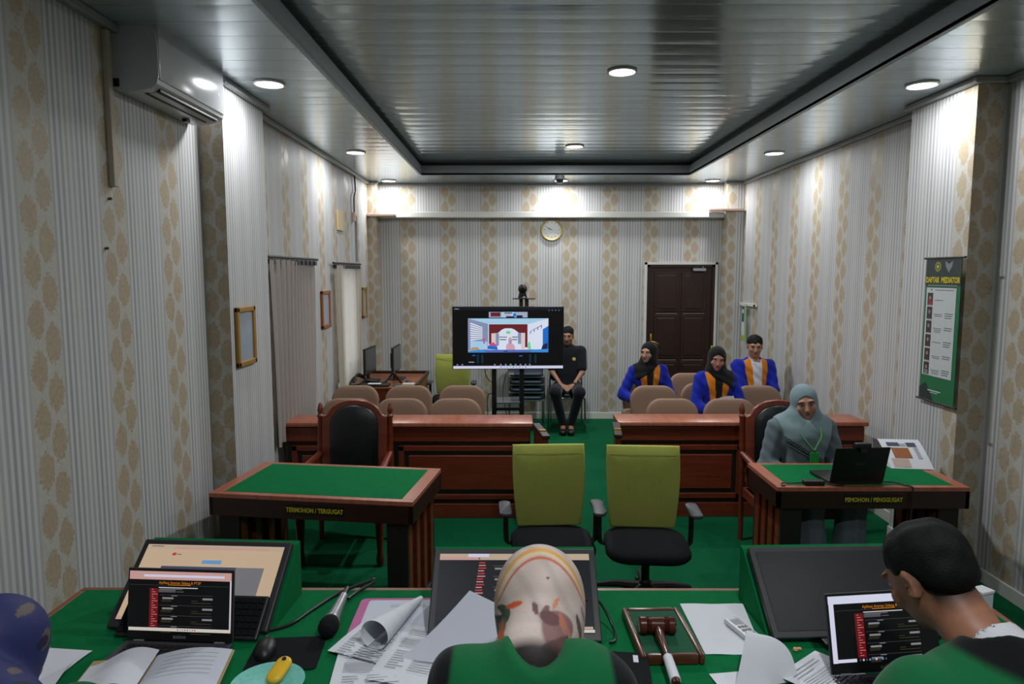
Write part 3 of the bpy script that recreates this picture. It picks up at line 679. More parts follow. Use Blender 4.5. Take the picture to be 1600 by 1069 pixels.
# ------------------------------------------------------------------ television on its stand
TY = 7.4
t = thing('tv_stand', 'black two post television stand with a shelf in the aisle', 'television stand', (-.066, TY+.06, 0), 2.)
for x in (-.152, .152):
    MB().bx(x-.026, x+.026, -.02, .02, .03, 1.62, 0, .004).build('post', M_['blackm'], t, smooth=False)
    MB().bx(x-.03, x+.03, -.3, .3, .0, .05, 0, .006).build('foot', M_['blackm'], t, smooth=False)
MB().bx(-.126, .126, -.012, .012, .49, .52, 0, .004).build('cross_bar', M_['blackm'], t, smooth=False)
MB().bx(-.126, .126, -.17, .16, .595, .61, 0, .002).build('glass_shelf', mat('grey_glass_shelf', (84, 84, 88), .15), t, smooth=False)
MB().bx(.125, .165, -.015, .015, 1.6, 1.725, 0).bx(.185, .225, -.015, .015, 1.55, 1.725, 0).bx(.05, .3, -.07, .05, 1.722, 1.732, 0, .002).build('camera_shelf', M_['blackm'], t, smooth=False)
t2 = thing('conference_camera', 'black conference camera on the shelf above the television', 'camera', (.095, TY+.05, 1.733), 0)
MB().lathe([(.05, 0), (.045, .012), (.02, .03), (.018, .05)], 0, 20).prism([(-.05, .0), (-.03, .085), (.03, .085), (.05, .0)], -.02, .02).build('base', M_['black'], t2)
MB().lathe([(.001, -.05), (.03, -.044), (.046, -.02), (.05, 0), (.046, .02), (.03, .044), (.001, .05)], 0, 20, xf((0, 0, .1))).build('head', M_['black'], t2)
MB().lathe([(.018, 0), (.018, .012), (.008, .013)], 0, 16, xf((0, -.045, .1), 90)).build('lens', mat('lens_glass', (14, 14, 18), .08), t2)
t = thing('television', 'large flat television showing a video hearing in the aisle', 'television', (-.062, TY, 1.302), 2.2)
b = MB().bx(-.606, .606, -.015, .028, -.342, .342, 0, .006).bx(-.35, .35, .028, .045, -.22, .2, 0, .004); b.build('housing', M_['black'], t, smooth=False)
tvm = [('black', glow('tv_black', (9, 10, 14), .5)), ('bar', glow('tv_bar', (24, 27, 42), .6)), ('room', glow('tv_room', (178, 190, 216), .75)), ('ceil', glow('tv_ceiling', (166, 208, 236), .9)), ('red', glow('tv_red', (118, 38, 46), .7)),
       ('wallw', glow('tv_white', (214, 222, 238), .95)), ('cream', glow('tv_cream', (226, 206, 206), .85)), ('blue', glow('tv_blue', (26, 110, 205), .9)), ('table', glow('tv_table', (88, 110, 190), .85)), ('ltab', glow('tv_table_blue', (60, 140, 220), .9)),
       ('dark', glow('tv_dark', (40, 46, 92), .6)), ('task', glow('tv_taskbar', (206, 208, 232), .95)), ('pink', glow('tv_pink', (214, 168, 186), .85)), ('green', glow('tv_green', (110, 216, 150), .9)), ('cyan', glow('tv_cyan', (10, 46, 62), .9)),
       ('white', glow('tv_bright', (226, 230, 240), .95)), ('tan', glow('tv_tan', (196, 160, 110), .8)), ('mag', glow('tv_magenta', (206, 84, 150), .8)), ('shade', glow('tv_shade', (150, 164, 204), .7))]
ti = {k: i for i, (k, _) in enumerate(tvm)}
b = MB(); SW, SH = 1.196, .668; lay = [0]
def sp(pts, m):
    lay[0] += 1; y = -.0155-lay[0]*.00004
    b.poly([(-SW/2+u*SW, y, SH/2-v*SH) for u, v in pts], ti[m])
def sr(u0, v0, u1, v1, m): sp([(u0, v0), (u0, v1), (u1, v1), (u1, v0)], m)
sr(0, 0, 1, 1, 'black'); sr(0, 0, 1, .045, 'bar'); sr(0, .955, 1, 1, 'task')
sr(.015, .02, .055, .032, 'shade')
for k in range(4): sr(.865+.03*k, .045, .875+.03*k, .055, 'shade')
# thumbnails
sr(.325, .075, .44, .165, 'room'); sr(.34, .082, .43, .15, 'red'); sr(.44, .075, .555, .165, 'ceil'); sr(.465, .085, .535, .1, 'dark'); sr(.47, .11, .52, .145, 'pink'); sr(.48, .145, .555, .165, 'dark'); sr(.555, .075, .675, .165, 'room'); sr(.575, .13, .63, .165, 'dark'); sr(.545, .1, .57, .15, 'blue')
# hearing picture
U = lambda u: .135+u*.73
V = lambda v: .18+v*.555
def P(pts, m): sp([(U(u), V(v)) for u, v in pts], m)
def Q(u0, v0, u1, v1, m): P([(u0, v0), (u0, v1), (u1, v1), (u1, v0)], m)
Q(0, 0, 1, 1, 'room'); P([(0, 0), (.25, .17), (.75, .17), (1, 0)], 'ceil'); Q(.24, .16, .76, .92, 'wallw'); P([(0, 0), (0, .92), (.25, .9), (.25, .16)], 'shade'); P([(.76, .16), (.76, .9), (1, .95), (1, 0)], 'wallw')
for k in range(8): P([(.03, .12+.07*k), (.03, .16+.07*k), (.18, .28+.045*k), (.18, .255+.045*k)], 'white')
P([(.03, .65), (.03, .92), (.24, .9), (.24, .68)], 'ceil')
Q(.26, .2, .29, .75, 'red'); Q(.71, .2, .74, .85, 'red'); Q(.29, .42, .345, .72, 'cream'); Q(.66, .42, .71, .9, 'cream'); Q(.345, .44, .385, .8, 'shade'); Q(.62, .42, .66, .75, 'shade')
P([(.26, .17), (.26, .44), (.37, .43), (.42, .33), (.46, .29), (.54, .29), (.58, .33), (.63, .42), (.74, .43), (.74, .17)], 'red')
P([(.5+.03*math.cos(a*PI/5), .41+.045*math.sin(a*PI/5)) for a in range(10)], 'green')
for k in range(5): Q(.39+.02*k, .53, .402+.02*k, .565, 'dark'); Q(.55+.014*k, .53, .56+.014*k, .565, 'dark')
Q(.395, .61, .475, .635, 'dark'); Q(.545, .61, .61, .635, 'dark')
P([(.47, .95), (.475, .78), (.5, .72), (.54, .72), (.58, .8), (.585, .95)], 'pink'); P([(.505, .72), (.495, .62), (.515, .55), (.535, .55), (.55, .62), (.545, .72)], 'pink'); Q(.515, .63, .535, .74, 'shade')
P([(.25, .88), (.27, .73), (.32, .7), (.36, .8), (.36, .9)], 'mag'); P([(.24, .9), (.25, .8), (.36, .82), (.37, .92)], 'blue')
Q(.19, .58, .21, .74, 'mag'); P([(.74, .9), (.745, .72), (.77, .68), (.785, .9)], 'green'); P([(.02, .93), (.05, .85), (.12, .84), (.15, .93)], 'tan')
P([(.93, .32), (.93, .86), (1, .9), (1, .22)], 'blue'); P([(.77, .38), (.77, .46), (.92, .28), (.92, .18)], 'shade')
for k in range(3): P([(.785+.045*k, .385-.055*k), (.785+.045*k, .44-.055*k), (.815+.045*k, .40-.055*k), (.815+.045*k, .34-.055*k)], 'white')
P([(.91, .92), (.93, .78), (.99, .72), (.99, .92)], 'dark')
P([(0, .96), (.2, .92), (.78, .92), (1, .9), (1, 1), (0, 1)], 'table'); P([(0, .96), (.14, .92), (.22, .95), (.22, 1), (0, 1)], 'ltab'); P([(.78, .92), (1, .9), (1, 1), (.78, 1)], 'ltab'); Q(.445, .955, .49, .98, 'dark')
for x in (.215, .255, .69, .74): sr(x, .765, x+.018, .91, 'cyan')
sr(.175, .775, .2, .79, 'blue'); sr(.6, .785, .63, .8, 'blue'); sr(.14, .885, .19, .9, 'shade')
for k, x in enumerate((.03, .075, .37, .425, .47, .515, .56, .605, .65, .69)): sr(x, .925, x+.014, .945, 'green' if k == 5 else 'shade')
for k in range(9): sr(.43+.028*k, .97, .44+.028*k, .985, ('dark', 'shade', 'blue', 'tan')[k % 4])
b.build('screen', [m for _, m in tvm], t, smooth=False, fix=False)
tag(MB().tube([(-.33, TY+.08, 1.0), (-.3, TY+.1, .85), (-.2, TY+.15, .75), (-.24, TY+.2, .66), (-.3, TY+.3, .6), (-.3, TY+.4, .3), (-.28, TY+.5, .01)], .005, 0, 6, None, 5).build('television_cable', M_['black']), 'thin black cable drooping left of the television stand posts', 'cable')
tag(MB().tube([(-.02, TY+.08, 1.0), (-.1, TY+.1, .85), (-.12, TY+.1, .62), (-.08, TY+.12, .4), (-.1, TY+.2, .01)], .004, 0, 6, None, 5).bx(-.06, .0, TY+.045, TY+.075, .89, .97, 1, .004).build('power_strip', [M_['black'], M_['white']]), 'small white power strip with cable dangling below the television', 'power strip')

# ------------------------------------------------------------------ stacked chrome chairs and the seated man's chair
def make_chrome_chair(lb, loc, rz, grp):
    t = thing('stacking_chair', lb, 'chair', loc, rz, grp)
    MB().prism(rrect(.42, .42, .07), 0, .05, 0, xf((0, 0, .42), 90), .014).build('seat', M_['navyvin'], t, angle=60)
    bend = lambda v: (v.x, v.y+.12*(v.z-.55)-.05*(v.x/.2)**2*-.4, v.z)
    MB().prism(rrect(.41, .26, .06, 6, 0, .7), .2, .235, 0, None, .012, bend).build('backrest', M_['navyvin'], t, angle=60)
    for s in (-1, 1):
        MB().tube([(s*.225, -.22, 0), (s*.215, -.19, .42)], .011).build('leg', M_['chrome'], t)
        MB().tube([(s*.225, .25, 0), (s*.215, .2, .42), (s*.2, .235, .82)], .011, 0, 8).build('leg', M_['chrome'], t)
    MB().tube([(-.215, -.19, .418), (.215, -.19, .418), (.215, .19, .418), (-.215, .19, .418), (-.215, -.19, .418)], .011).build('seat_frame', M_['chrome'], t)
    MB().tube([(-.2, .235, .82), (.2, .235, .82)], .011).build('back_rail', M_['chrome'], t)
    return t
cc = make_chrome_chair('navy seated chrome stacking chair the man in black sits on', (.69, 8.8, 0), 0, None)
if 'group' in cc: del cc['group']
stk = ['lowest navy chrome chair of the stack behind the television', 'second chair from the floor in the navy chrome stack', 'third chair from the floor in the navy chrome stack', 'topmost navy chrome chair of the stack behind the television']
for k in range(4): dup(cc, (.16, 8.62+.025*k, .095*k), 0, stk[k], 'stacked navy chrome chairs')

# ------------------------------------------------------------------ computer desk by the far window
t = thing('computer_desk', 'brown wooden computer desk along the left wall by the far curtain', 'desk', (-1.88, 7.5, 0))
MB().bx(.02, .8, 0, 1.05, .715, .74, 0, .004).build('desk_top', M_['woodmid'], t, smooth=False)
b = MB().bx(.78, .81, .0, 1.05, .74, .775, 0, .002).bx(.02, .81, 1.05, 1.07, .74, .775, 0, .002); b.build('edge_lip', M_['wooddk'], t, smooth=False)
b = MB().bx(.04, .07, .02, 1.03, 0, .715, 0).bx(.76, .79, .02, 1.03, 0, .715, 0); b.build('side_panel', M_['woodmid'], t, smooth=False)
MB().bx(.07, .76, .02, .045, .3, .715, 0).build('front_panel', M_['wood'], t, smooth=False)
def desk_monitor(lb, x, y, rz):
    t = thing('desk_monitor', lb, 'monitor', (x, y, .741), rz, 'monitors on the computer desk')
    MB().prism(rrect(.24, .18, .04), 0, .012, 0, xf((0, 0, 0), 90), .002).build('base', M_['black'], t, M=xf((0, 0, 0.0)))
    MB().bx(-.03, .03, .02, .05, .01, .2, 0, .005).build('stand', M_['black'], t, smooth=False)
    MB().bx(-.235, .235, -.0, .025, .09, .40, 0, .006).bx(-.12, .12, .025, .06, .14, .32, 0, .01).build('housing', M_['black'], t, smooth=False)
    MB().bx(-.222, .222, -.003, -.0, .108, .385, 0).build('screen', mat('dark_screen', (58, 60, 62), .2), t, smooth=False)
desk_monitor('black monitor seen edge on, nearer the window on the computer desk', -1.68, 7.95, 86)
desk_monitor('black monitor seen edge on, farther right on the computer desk', -1.4, 8.12, 89)
tag(MB().bx(-1.72, -1.4, 7.52, 7.66, .741, .765, 0, .006).build('desk_keyboard', M_['black'], smooth=False), 'black keyboard lying on the front of the computer desk', 'keyboard')
tag(MB().box((-1.56, 7.5+.06, .772), (.14, .07, .006), 0).build('paper_slip', M_['paper'], smooth=False), 'white paper slip on the black keyboard of the computer desk', 'paper')
b = MB().bx(-1.26, -1.03-.07, 7.53, 7.66, .741, .756, 0, .002).bx(-1.25, -1.07-.05, 7.54, 7.65, .756, .77, 1, .002)
t = tag(b.build('notebook_pair', [mat('teal_cover', (60, 130, 140), .6), mat('cream_cover', (196, 186, 150), .7)], smooth=False), 'cream and teal notebook on the front right of the computer desk', 'notebook')
tag(MB().tube([(-1.8, 7.6, .78), (-1.78, 7.7, .86), (-1.7, 7.75, .8), (-1.76, 7.62, .755), (-1.84, 7.58, .76), (-1.8, 7.75, .83), (-1.66, 7.82, .76), (-1.5, 7.78, .75), (-1.45, 7.95, .8), (-1.4, 7.85, .85), (-1.34, 7.9, .76), (-1.3, 7.8, .75)], .013, 0, 6, None, 5).build('cable_tangle', M_['black']), 'tangle of black cables on the computer desk beside the curtain', 'cables')
tag(MB().lathe([(.001, 0), (.03, .0), (.034, .015), (.025, .033), (.001, .038)], 0, 16, xf((-1.22, 7.78, .741))).build('desk_mouse', mat('blue_mouse', (40, 56, 120), .4)), 'small blue mouse on the computer desk', 'mouse')
tag(MB().bx(-1.36, -1.22, 7.55, 7.7, .741, .75, 0, .003).build('dark_folder', mat('dark_slate_folder', (52, 60, 68), .6), smooth=False), 'dark slate folder between the keyboard and the notebook on the computer desk', 'folder')
# ------------------------------------------------------------------ the judges' desk
ZD = .90
DXa, DXb, DYa, DYb = -1.516, 1.585, 1.5, 2.305
t = thing('judges_desk', 'long green felt topped judges desk with brown wooden edge in the foreground', 'desk', (0, 0, 0))
b = MB()
for x0, x1, y0, y1 in ((DXa, DXb, DYb-.024, DYb), (DXa, DXb, DYa, DYa+.024), (DXa, DXa+.024, DYa+.024, DYb-.024), (DXb-.024, DXb, DYa+.024, DYb-.024)): b.bx(x0, x1, y0, y1, ZD-.045, ZD, 0, .004)
b.bx(DXa+.02, DXb-.02, DYa+.02, DYb-.02, ZD-.04, ZD-.008, 0); b.build('wooden_edge', M_['woodmid'], t, smooth=False)
MB().bx(DXa+.022, DXb-.022, DYa+.022, DYb-.022, ZD-.01, ZD, 0).build('felt', M_['felt'], t, smooth=False)
MB().bx(DXa+.04, DXb-.04, DYb-.07, DYb-.04, .15, ZD-.04, 0).bx(DXa+.04, DXa+.07, DYa+.05, DYb-.07, .15, ZD-.04, 0).bx(DXb-.07, DXb-.04, DYa+.05, DYb-.07, .15, ZD-.04, 0).build('desk_body', M_['wood'], t, smooth=False)
MON = [(-1.003, 1.985, -3.2, .505), (.002, 1.92, 0, .52), (1.036, 1.945, 2., .52)]
for x, y, rz, wd in MON:
    a = wd/2+.004
    MB().prism([(y_, z_) for y_, z_ in ((.05, 0.001), (.262, .185), (.285, .19), (.285, 0.001))], -a, a, 0).build('monitor_housing', M_['felt'], t, smooth=False, M=xf((x, y, ZD), 0, 0, rz+90) @ Matrix.Diagonal((1, 1, 1, 1)))
GM = {k: glow('screen_'+k, c, s) for k, (c, s) in {'black': ((10, 11, 13), .6), 'navy': ((22, 24, 32), .8), 'off': ((40, 41, 44), .5), 'cream': ((206, 180, 150), .8), 'cream2': ((196, 176, 152), .8), 'grey': ((122, 122, 126), .8), 'steel': ((72, 78, 100), .8), 'blue': ((96, 150, 196), .9), 'red': ((196, 54, 60), .9),
      'dred': ((112, 18, 24), .8), 'pinkbar': ((196, 152, 146), .9), 'white': ((206, 200, 208), .9), 'lav': ((196, 196, 218), 1.), 'orange': ((204, 122, 24), .9), 'txt': ((140, 138, 146), .8), 'olive': ((84, 80, 44), .8), 'line': ((86, 84, 88), .8), 'salmon': ((200, 132, 128), .9), 'tb': ((206, 198, 188), .9), 'tb2': ((204, 206, 226), 1.)}.items()}
GK = list(GM); GI = {k: i for i, k in enumerate(GK)}
class Scr:                                             # a screen image drawn as flat coloured shapes on the glass
    def __init__(s, W, H, M, y): s.b, s.W, s.H, s.M, s.y, s.n = MB(), W, H, M, y, 0
    def r(s, u0, v0, u1, v1, m):
        s.p([(u0, v0), (u0, v1), (u1, v1), (u1, v0)], m)
    def p(s, pts, m):
        s.n += 1; y = s.y-s.n*.000025
        s.b.poly([(-s.W/2+u*s.W, y, s.H-v*s.H) for u, v in pts], GI[m], s.M)
    def t(s, txt, u, v, h, m, sx=1.):
        s.n += 1; s.b.text(txt, h*s.H, s.M @ xf((-s.W/2+u*s.W, s.y-s.n*.000025-.0001, s.H-v*s.H), 90), GI[m], 'CENTER', 0., .0, sx)
    def done(s, par): return s.b.build('screen', [GM[k] for k in GK], par, smooth=False, fix=False)
def court_page(s, x0, y0, x1, y1, rich=True):          # the dark queue page with its red menu
    U = lambda u: x0+(x1-x0)*u
    V = lambda v: y0+(y1-y0)*v
    s.r(x0, y0, x1, y1, 'black')
    s.t('Aplikasi Antrian Sidang & PTSP', U(.5), V(.075), .062, 'orange', .95)
    s.r(U(0), V(.125), U(1), V(.129), 'line'); s.r(U(.37), V(.11), U(.62), V(.135), 'black'); s.r(U(.38), V(.112), U(.61), V(.124), 'orange')
    s.r(U(.2), V(.19), U(.285), V(1), 'dred')
    for k in range(17): s.r(U(.222), V(.215+.046*k), U(.24+.02*((k*7) % 3)), V(.226+.046*k), 'salmon')
    s.r(U(.29), V(.165), U(.68), V(.182), 'white'); s.r(U(.29), V(.21), U(.46), V(.27), 'line'); s.r(U(.3), V(.2), U(.53), V(.209), 'txt'); s.r(U(.47), V(.25), U(.54), V(.257), 'txt')
    for j in range(4):
        v = .32+.21*j
        if v > .95: break
        s.r(U(.3), V(v), U(.83), V(v+.005), 'line'); s.r(U(.42), V(v+.01), U(.48), V(v+.022), 'txt'); s.r(U(.33), V(v+.05), U(.44), V(v+.085), 'txt'); s.r(U(.73), V(v+.05), U(.83), V(v+.088), 'txt')
        s.r(U(.32), V(v+.105), U(.43), V(v+.112), 'olive'); s.r(U(.32), V(v+.13), U(.42), V(v+.137), 'olive'); s.r(U(.62), V(v+.11), U(.68), V(v+.117), 'olive'); s.r(U(.62), V(v+.15), U(.82), V(v+.157), 'olive')
def desk_screen(lb, k, draw):
    x, y, rz, wd = MON[k]; H = .296
    t = thing('tilted_monitor', lb, 'monitor', (x, y, ZD), rz, 'monitors leaning in the judges desk')
    Mt = xf((0, 0, .018), -50)
    b = MB().bx(-wd/2, wd/2, 0, .022, 0, H, 0, .004, Mt)
    b.bx(-wd/2+.018, wd/2-.018, -.002, .0, .022, H-.018, 1, 0, Mt); b.build('bezel', [M_['bezel'], M_['black']], t, smooth=False)
    s = Scr(wd-.04, H-.044, Mt @ xf((0, 0, .024)), -.0025); draw(s); s.done(t)
    b = MB()
    for j in range(4): b.bx(wd/2-.12+.02*j, wd/2-.11+.02*j, -.0025, 0, .006, .01, 0, 0, Mt)
    b.bx(-.02, .02, -.001, 0, .008, .014, 0, 0, Mt); b.build('button_row', M_['grey'], t, smooth=False)
    MB().bx(-.12, .12, -.035, .005, .0, .018, 0, .003).build('foot', M_['bezel'], t, smooth=False)
def d_left(s):
    s.r(0, 0, 1, 1, 'cream'); s.r(0, 0, 1, .07, 'cream2'); s.r(.03, .02, .12, .03, 'steel'); s.r(.2, .03, .9, .06, 'pinkbar'); s.p([(.2, .13), (.215, .11), (.235, .12), (.23, .15), (.21, .155)], 'red'); s.r(.24, .13, .27, .14, 'steel')
    s.r(.44, .21, .58, .26, 'blue'); s.r(.16, .3, .9, .78, 'grey'); s.r(.16, .3, .7, .4, 'steel'); s.p([(.6, .42), (.62, .37), (.645, .42)], 'red'); s.p([(.66, .42), (.69, .35), (.71, .42)], 'red'); s.r(.0, .965, 1, 1, 'pinkbar')
def d_mid(s):
    s.r(0, 0, 1, 1, 'navy'); s.r(0, 0, 1, .085, 'cream2'); s.r(0, .045, .28, .085, 'pinkbar'); s.r(.19, .0, .33, .045, 'lav'); s.r(.26, .055, .27, .075, 'steel')
    for k in range(22): s.r(.265-.002*k, .115+.036*k, .305-.002*k+.006*(k % 3), .13+.036*k, 'salmon' if k % 2 else 'red')
    for k in range(6): s.r(.36, .16+.14*k, .5, .17+.14*k, 'olive'); s.r(.37, .19+.14*k, .47, .215+.14*k, 'txt')
    s.r(0, .965, 1, 1, 'tb'); s.r(.92, .93, .99, .96, 'cream2')
def d_off(s): s.r(0, 0, 1, 1, 'off')
desk_screen('wide tilted desk monitor with cream web page behind the left laptop', 0, d_left)
desk_screen('wide tilted desk monitor with dark page behind the floral headscarf', 1, d_mid)
desk_screen('wide tilted desk monitor with blank grey screen beside the young man in robe', 2, d_off)
def laptop(lb, x, y, rz, draw, W=.325, D=.222, lean=8, H=.212, logo='axioo', flip=False):
    t = thing('laptop', lb, 'laptop', (x, y, ZD+.001), rz, 'laptops')
    MB().bx(-W/2, W/2, -D, 0, .002, .019, 0, .004).build('base', M_['dkgrey'], t, smooth=False)
    b = MB()
    for r_ in range(5):
        n = 14 if r_ < 4 else 8
        for k in range(n):
            w_ = (W-.05)/14
            if r_ == 4 and k in (3,): b.bx(-W/2+.025+w_*3, -W/2+.025+w_*8-.002, -.122, -.107, .019, .0215, 0); continue
            xx = -W/2+.025+w_*(k if r_ < 4 or k < 3 else k+5)
            b.bx(xx, xx+w_-.003, -.038-.0175*r_, -.0235-.0175*r_, .019, .0215, 0)
    b.build('keyboard', M_['black'], t, smooth=False)
    MB().bx(-.05, .05, -D+.012, -D+.075, .019, .0196, 0).build('touchpad', M_['bezel'], t, smooth=False)
    Mt = xf((0, .002, .018), -lean)
    MB().bx(-W/2, W/2, 0, .006, .0, H, 0, .003, Mt).bx(-W/2+.002, W/2-.002, -.001, .001, .002, H-.002, 1, 0, Mt).build('lid', [M_['dkgrey'], M_['black']], t, smooth=False)
    s = Scr(W-.014, H-.038, Mt @ xf((0, 0, .03)), -.0015); draw(s); s.done(t)
    MB().text(logo, .016, Mt @ xf((0, -.0012, .014), 90), 0, 'CENTER', .0001, .0004, 1.1).build('lid_logo', M_['grey'], t, smooth=False, fix=False)
    b = MB().bx(-W/2+.025, -W/2+.055, -.004, .004, .016, .021, 0).bx(W/2-.055, W/2-.025, -.004, .004, .016, .021, 0); b.build('hinge', M_['grey'], t, smooth=False)
    return t
def l_left(s):
    s.r(0, 0, 1, 1, 'black'); court_page(s, 0, .13, .985, .95); s.r(0, 0, 1, .14, 'pinkbar'); s.r(.14, .055, .93, .095, 'lav'); s.r(.0, .1, .985, .135, 'pinkbar'); s.r(.985, .13, 1, 1, 'white'); s.r(0, .945, 1, 1, 'tb')
    for k in range(8): s.r(.48+.024*k, .96, .49+.024*k, .985, ('steel', 'blue', 'red', 'steel')[k % 4])
def l_right(s):
    s.r(0, 0, 1, 1, 'black'); s.r(0, 0, 1, .12, 'tb2'); court_page(s, .045, .12, 1, .94); s.r(0, 0, .045, 1, 'tb2'); s.r(.02, .945, .22, .995, 'tb2')
    for k in range(9): s.r(.245+.03*k, .955, .26+.03*k, .985, ('steel', 'white', 'steel', 'blue')[k % 4])
laptop('open laptop with red menu page standing before the cream monitor', -.987, 1.912, -3.5, l_left)
laptop('open laptop with red menu page in front of the young man in robe', 1.02, 1.765, 6.8, l_right, lean=14)
# keyboard and mouse
t = thing('keyboard', 'black computer keyboard propped on the cream monitor behind the left laptop', 'keyboard', (-.985, 1.95, ZD+.004), -3.2)
Mk = xf((0, 0, 0), 40)
MB().bx(-.22, .22, 0, .135, 0, .016, 0, .004, Mk).build('keyboard_body', M_['black'], t, smooth=False)
b = MB()
for r_ in range(6):
    for k in range(21): b.bx(-.214+.0204*k, -.214+.0204*k+.0175, .012+.0195*r_, .028+.0195*r_, .016, .021, 0, 0, Mk)
b.build('keycaps', M_['blackfab'], t, smooth=False)
tag(MB().prism(rrect(.2, .175, .012, 3), 0, .003, 0, xf((-.66, 1.88, ZD+.001), 90, 0, 5)).build('mouse_mat', M_['blackfab'], smooth=False), 'black square mouse mat on the green desk right of the left laptop', 'mouse mat')
t = thing('computer_mouse', 'black computer mouse on the black mouse mat', 'mouse', (-.722, 1.885, ZD+.0045), 12)
b = MB().grid(lambda u, v: (.031*math.cos(2*PI*u)*math.sin(v*PI/2)*(1.), .055*math.sin(2*PI*u)*math.sin(v*PI/2), .034*math.cos(v*PI/2)**.7), 24, 8)
b.build('mouse_shell', M_['black'], t, angle=80)
MB().box((0, .03, .03), (.006, .016, .008), 0, .002).build('scroll_wheel', M_['dkgrey'], t, smooth=False)
# microphone and its cable
t = thing('microphone', 'black and silver handheld microphone lying near the pink folder', 'microphone', (-.562, 1.975, ZD+.034), -2)
MB().lathe([(.001, -.034), (.018, -.031), (.029, -.016), (.031, 0), (.029, .016), (.022, .03)], 0, 24, xf((0, 0, 0), -90)).build('mesh_head', M_['blackfab'], t)
MB().lathe([(.024, .028), (.024, .036), (.02, .045), (.016, .1), (.013, .15), (.013, .165)], 0, 20, xf((0, 0, 0), -90+6)).build('handle', mat('silver_grip', (150, 150, 156), .35, .5), t)
MB().lathe([(.009, .165), (.009, .2), (.005, .215)], 0, 14, xf((0, 0, 0), -90+6)).build('plug', M_['blackm'], t)
tag(MB().tube([(-.556, 2.19, ZD+.014), (-.54, 2.24, ZD+.012), (-.5, 2.3, ZD+.016), (-.497, 2.318, ZD+.022), (-.505, 2.315, ZD+.02), (-.6, 2.245, ZD+.008), (-.66, 2.13, ZD+.006), (-.7, 2.04, ZD+.006), (-.76, 2.0, ZD+.006)], .0055, 0, 8, None, 6).build('microphone_cable', M_['black']), 'black microphone cable looping over the far edge of the green desk', 'cable')
tag(MB().tube([(.2, 2.0, ZD+.1), (.26, 2.03, ZD+.09), (.3, 2.0, ZD+.03), (.305, 1.95, ZD+.008), (.285, 1.93, ZD+.008)], .004, 0, 8, None, 6).build('monitor_cable', M_['black']), 'short black cable curling beside the monitor right of the floral headscarf', 'cable')
# papers
def sheet(name, lb, cat, fn, par=None, mt='paper', nu=12, nv=12, M=None, grp=None):
    o = MB().grid(fn, nu, nv, 0, M).build(name, M_[mt], par, angle=80)
    if lb: tag(o, lb, cat, grp)
    return o
def lines(b, x0, x1, y0, n, dy, M, z=.0006, m=0, wv=.2):
    for k in range(n):
        e = x1-(x1-x0)*wv*random.random()
        b.poly([(x0, y0-dy*k, z), (e, y0-dy*k, z), (e, y0-dy*k-dy*.25, z), (x0, y0-dy*k-dy*.25, z)], m, M)
t = thing('pink_folder', 'pink folder with a printed white sheet under curled papers', 'folder', (-.375, 2.03, ZD+.002), 1)
MB().prism(rrect(.27, .365, .02, 5), 0, .004, 0, xf((0, 0, 0), 90)).build('cover', mat('pink_card', (186, 92, 150), .6), t, smooth=False)
MB().prism(rrect(.235, .335, .012, 4), 0, .002, 0, xf((.012, -.003, .004), 90)).build('sheet', M_['paper2'], t, smooth=False)
b = MB(); lines(b, -.03, .1, .13, 2, .009, None, .0064, 0, .4); b.poly([(-.0, .09, .0064), (.03, .105, .0064), (.034, .098, .0064), (.004, .08, .0064)], 1); lines(b, -.07, .02, .05, 4, .012, None, .0064, 0, .5)
b.build('printing', [M_['print'], M_['printdk']], t, smooth=False, fix=False)
# the curled page: flat wing, then a roll
ax0, ax1 = Vector((-.405, 1.885, ZD+.012)), Vector((-.31, 2.185, ZD+.012))
axd = (ax1-ax0).normalized(); axn = Vector((-axd.y, axd.x, 0))
def curl(u, v):
    rr = .044-.036*u
    p = ax0+axd*(u*(ax1-ax0).length)
    a = R(12)+v*R(318)
    q = p-axn*(rr*math.sin(a)); return (q.x, q.y, q.z+rr*(1-math.cos(a)))
sheet('curled_sheet', 'white paper sheet rolled into a curl across the pink folder', 'paper', curl, None, 'paper', 14, 40, None, 'loose papers on the judges desk')
def flat(lb, x, y, rz, w=.21, h=.297, z=.0, tilt=0, ry=0, txt=0, name='paper_sheet', sag=.004):
    t = thing(name, lb, 'paper', (x, y, ZD+.003+z), rz, 'loose papers on the judges desk')
    M = xf((0, 0, 0), tilt, ry)
    MB().grid(lambda u, v: ((u-.5)*w, (v-.5)*h, sag*math.sin(u*5+v*3)*math.sin(v*PI)), 10, 12, 0, M).build('sheet', M_['paper'], t, angle=80)
    if txt:
        b = MB(); zz = sag+.001
        lines(b, -w*.38, w*.3, h*.4, 3, .012, M, zz, 0, .5); lines(b, -w*.38, w*.4, h*.22, 6, .0085, M, zz, 0, .15); lines(b, -w*.36, -w*.12, h*.0, 8, .012, M, zz, 0, .4); lines(b, -w*.05, w*.4, h*.0, 8, .012, M, zz, 0, .5)
        b.build('printing', M_['print'], t, smooth=False, fix=False)
    return t
flat('printed white sheet lying under the curled page, left of the floral headscarf', -.265, 1.86, -14, z=.008, txt=1)
flat('printed white sheet at the bottom edge of the pile under the curl', -.39, 1.76, 6, z=.004, txt=1)
flat('printed white sheet with its corner left of the curled page', -.425, 1.925, -22, w=.18, h=.17, z=.0085, txt=1, sag=.002)
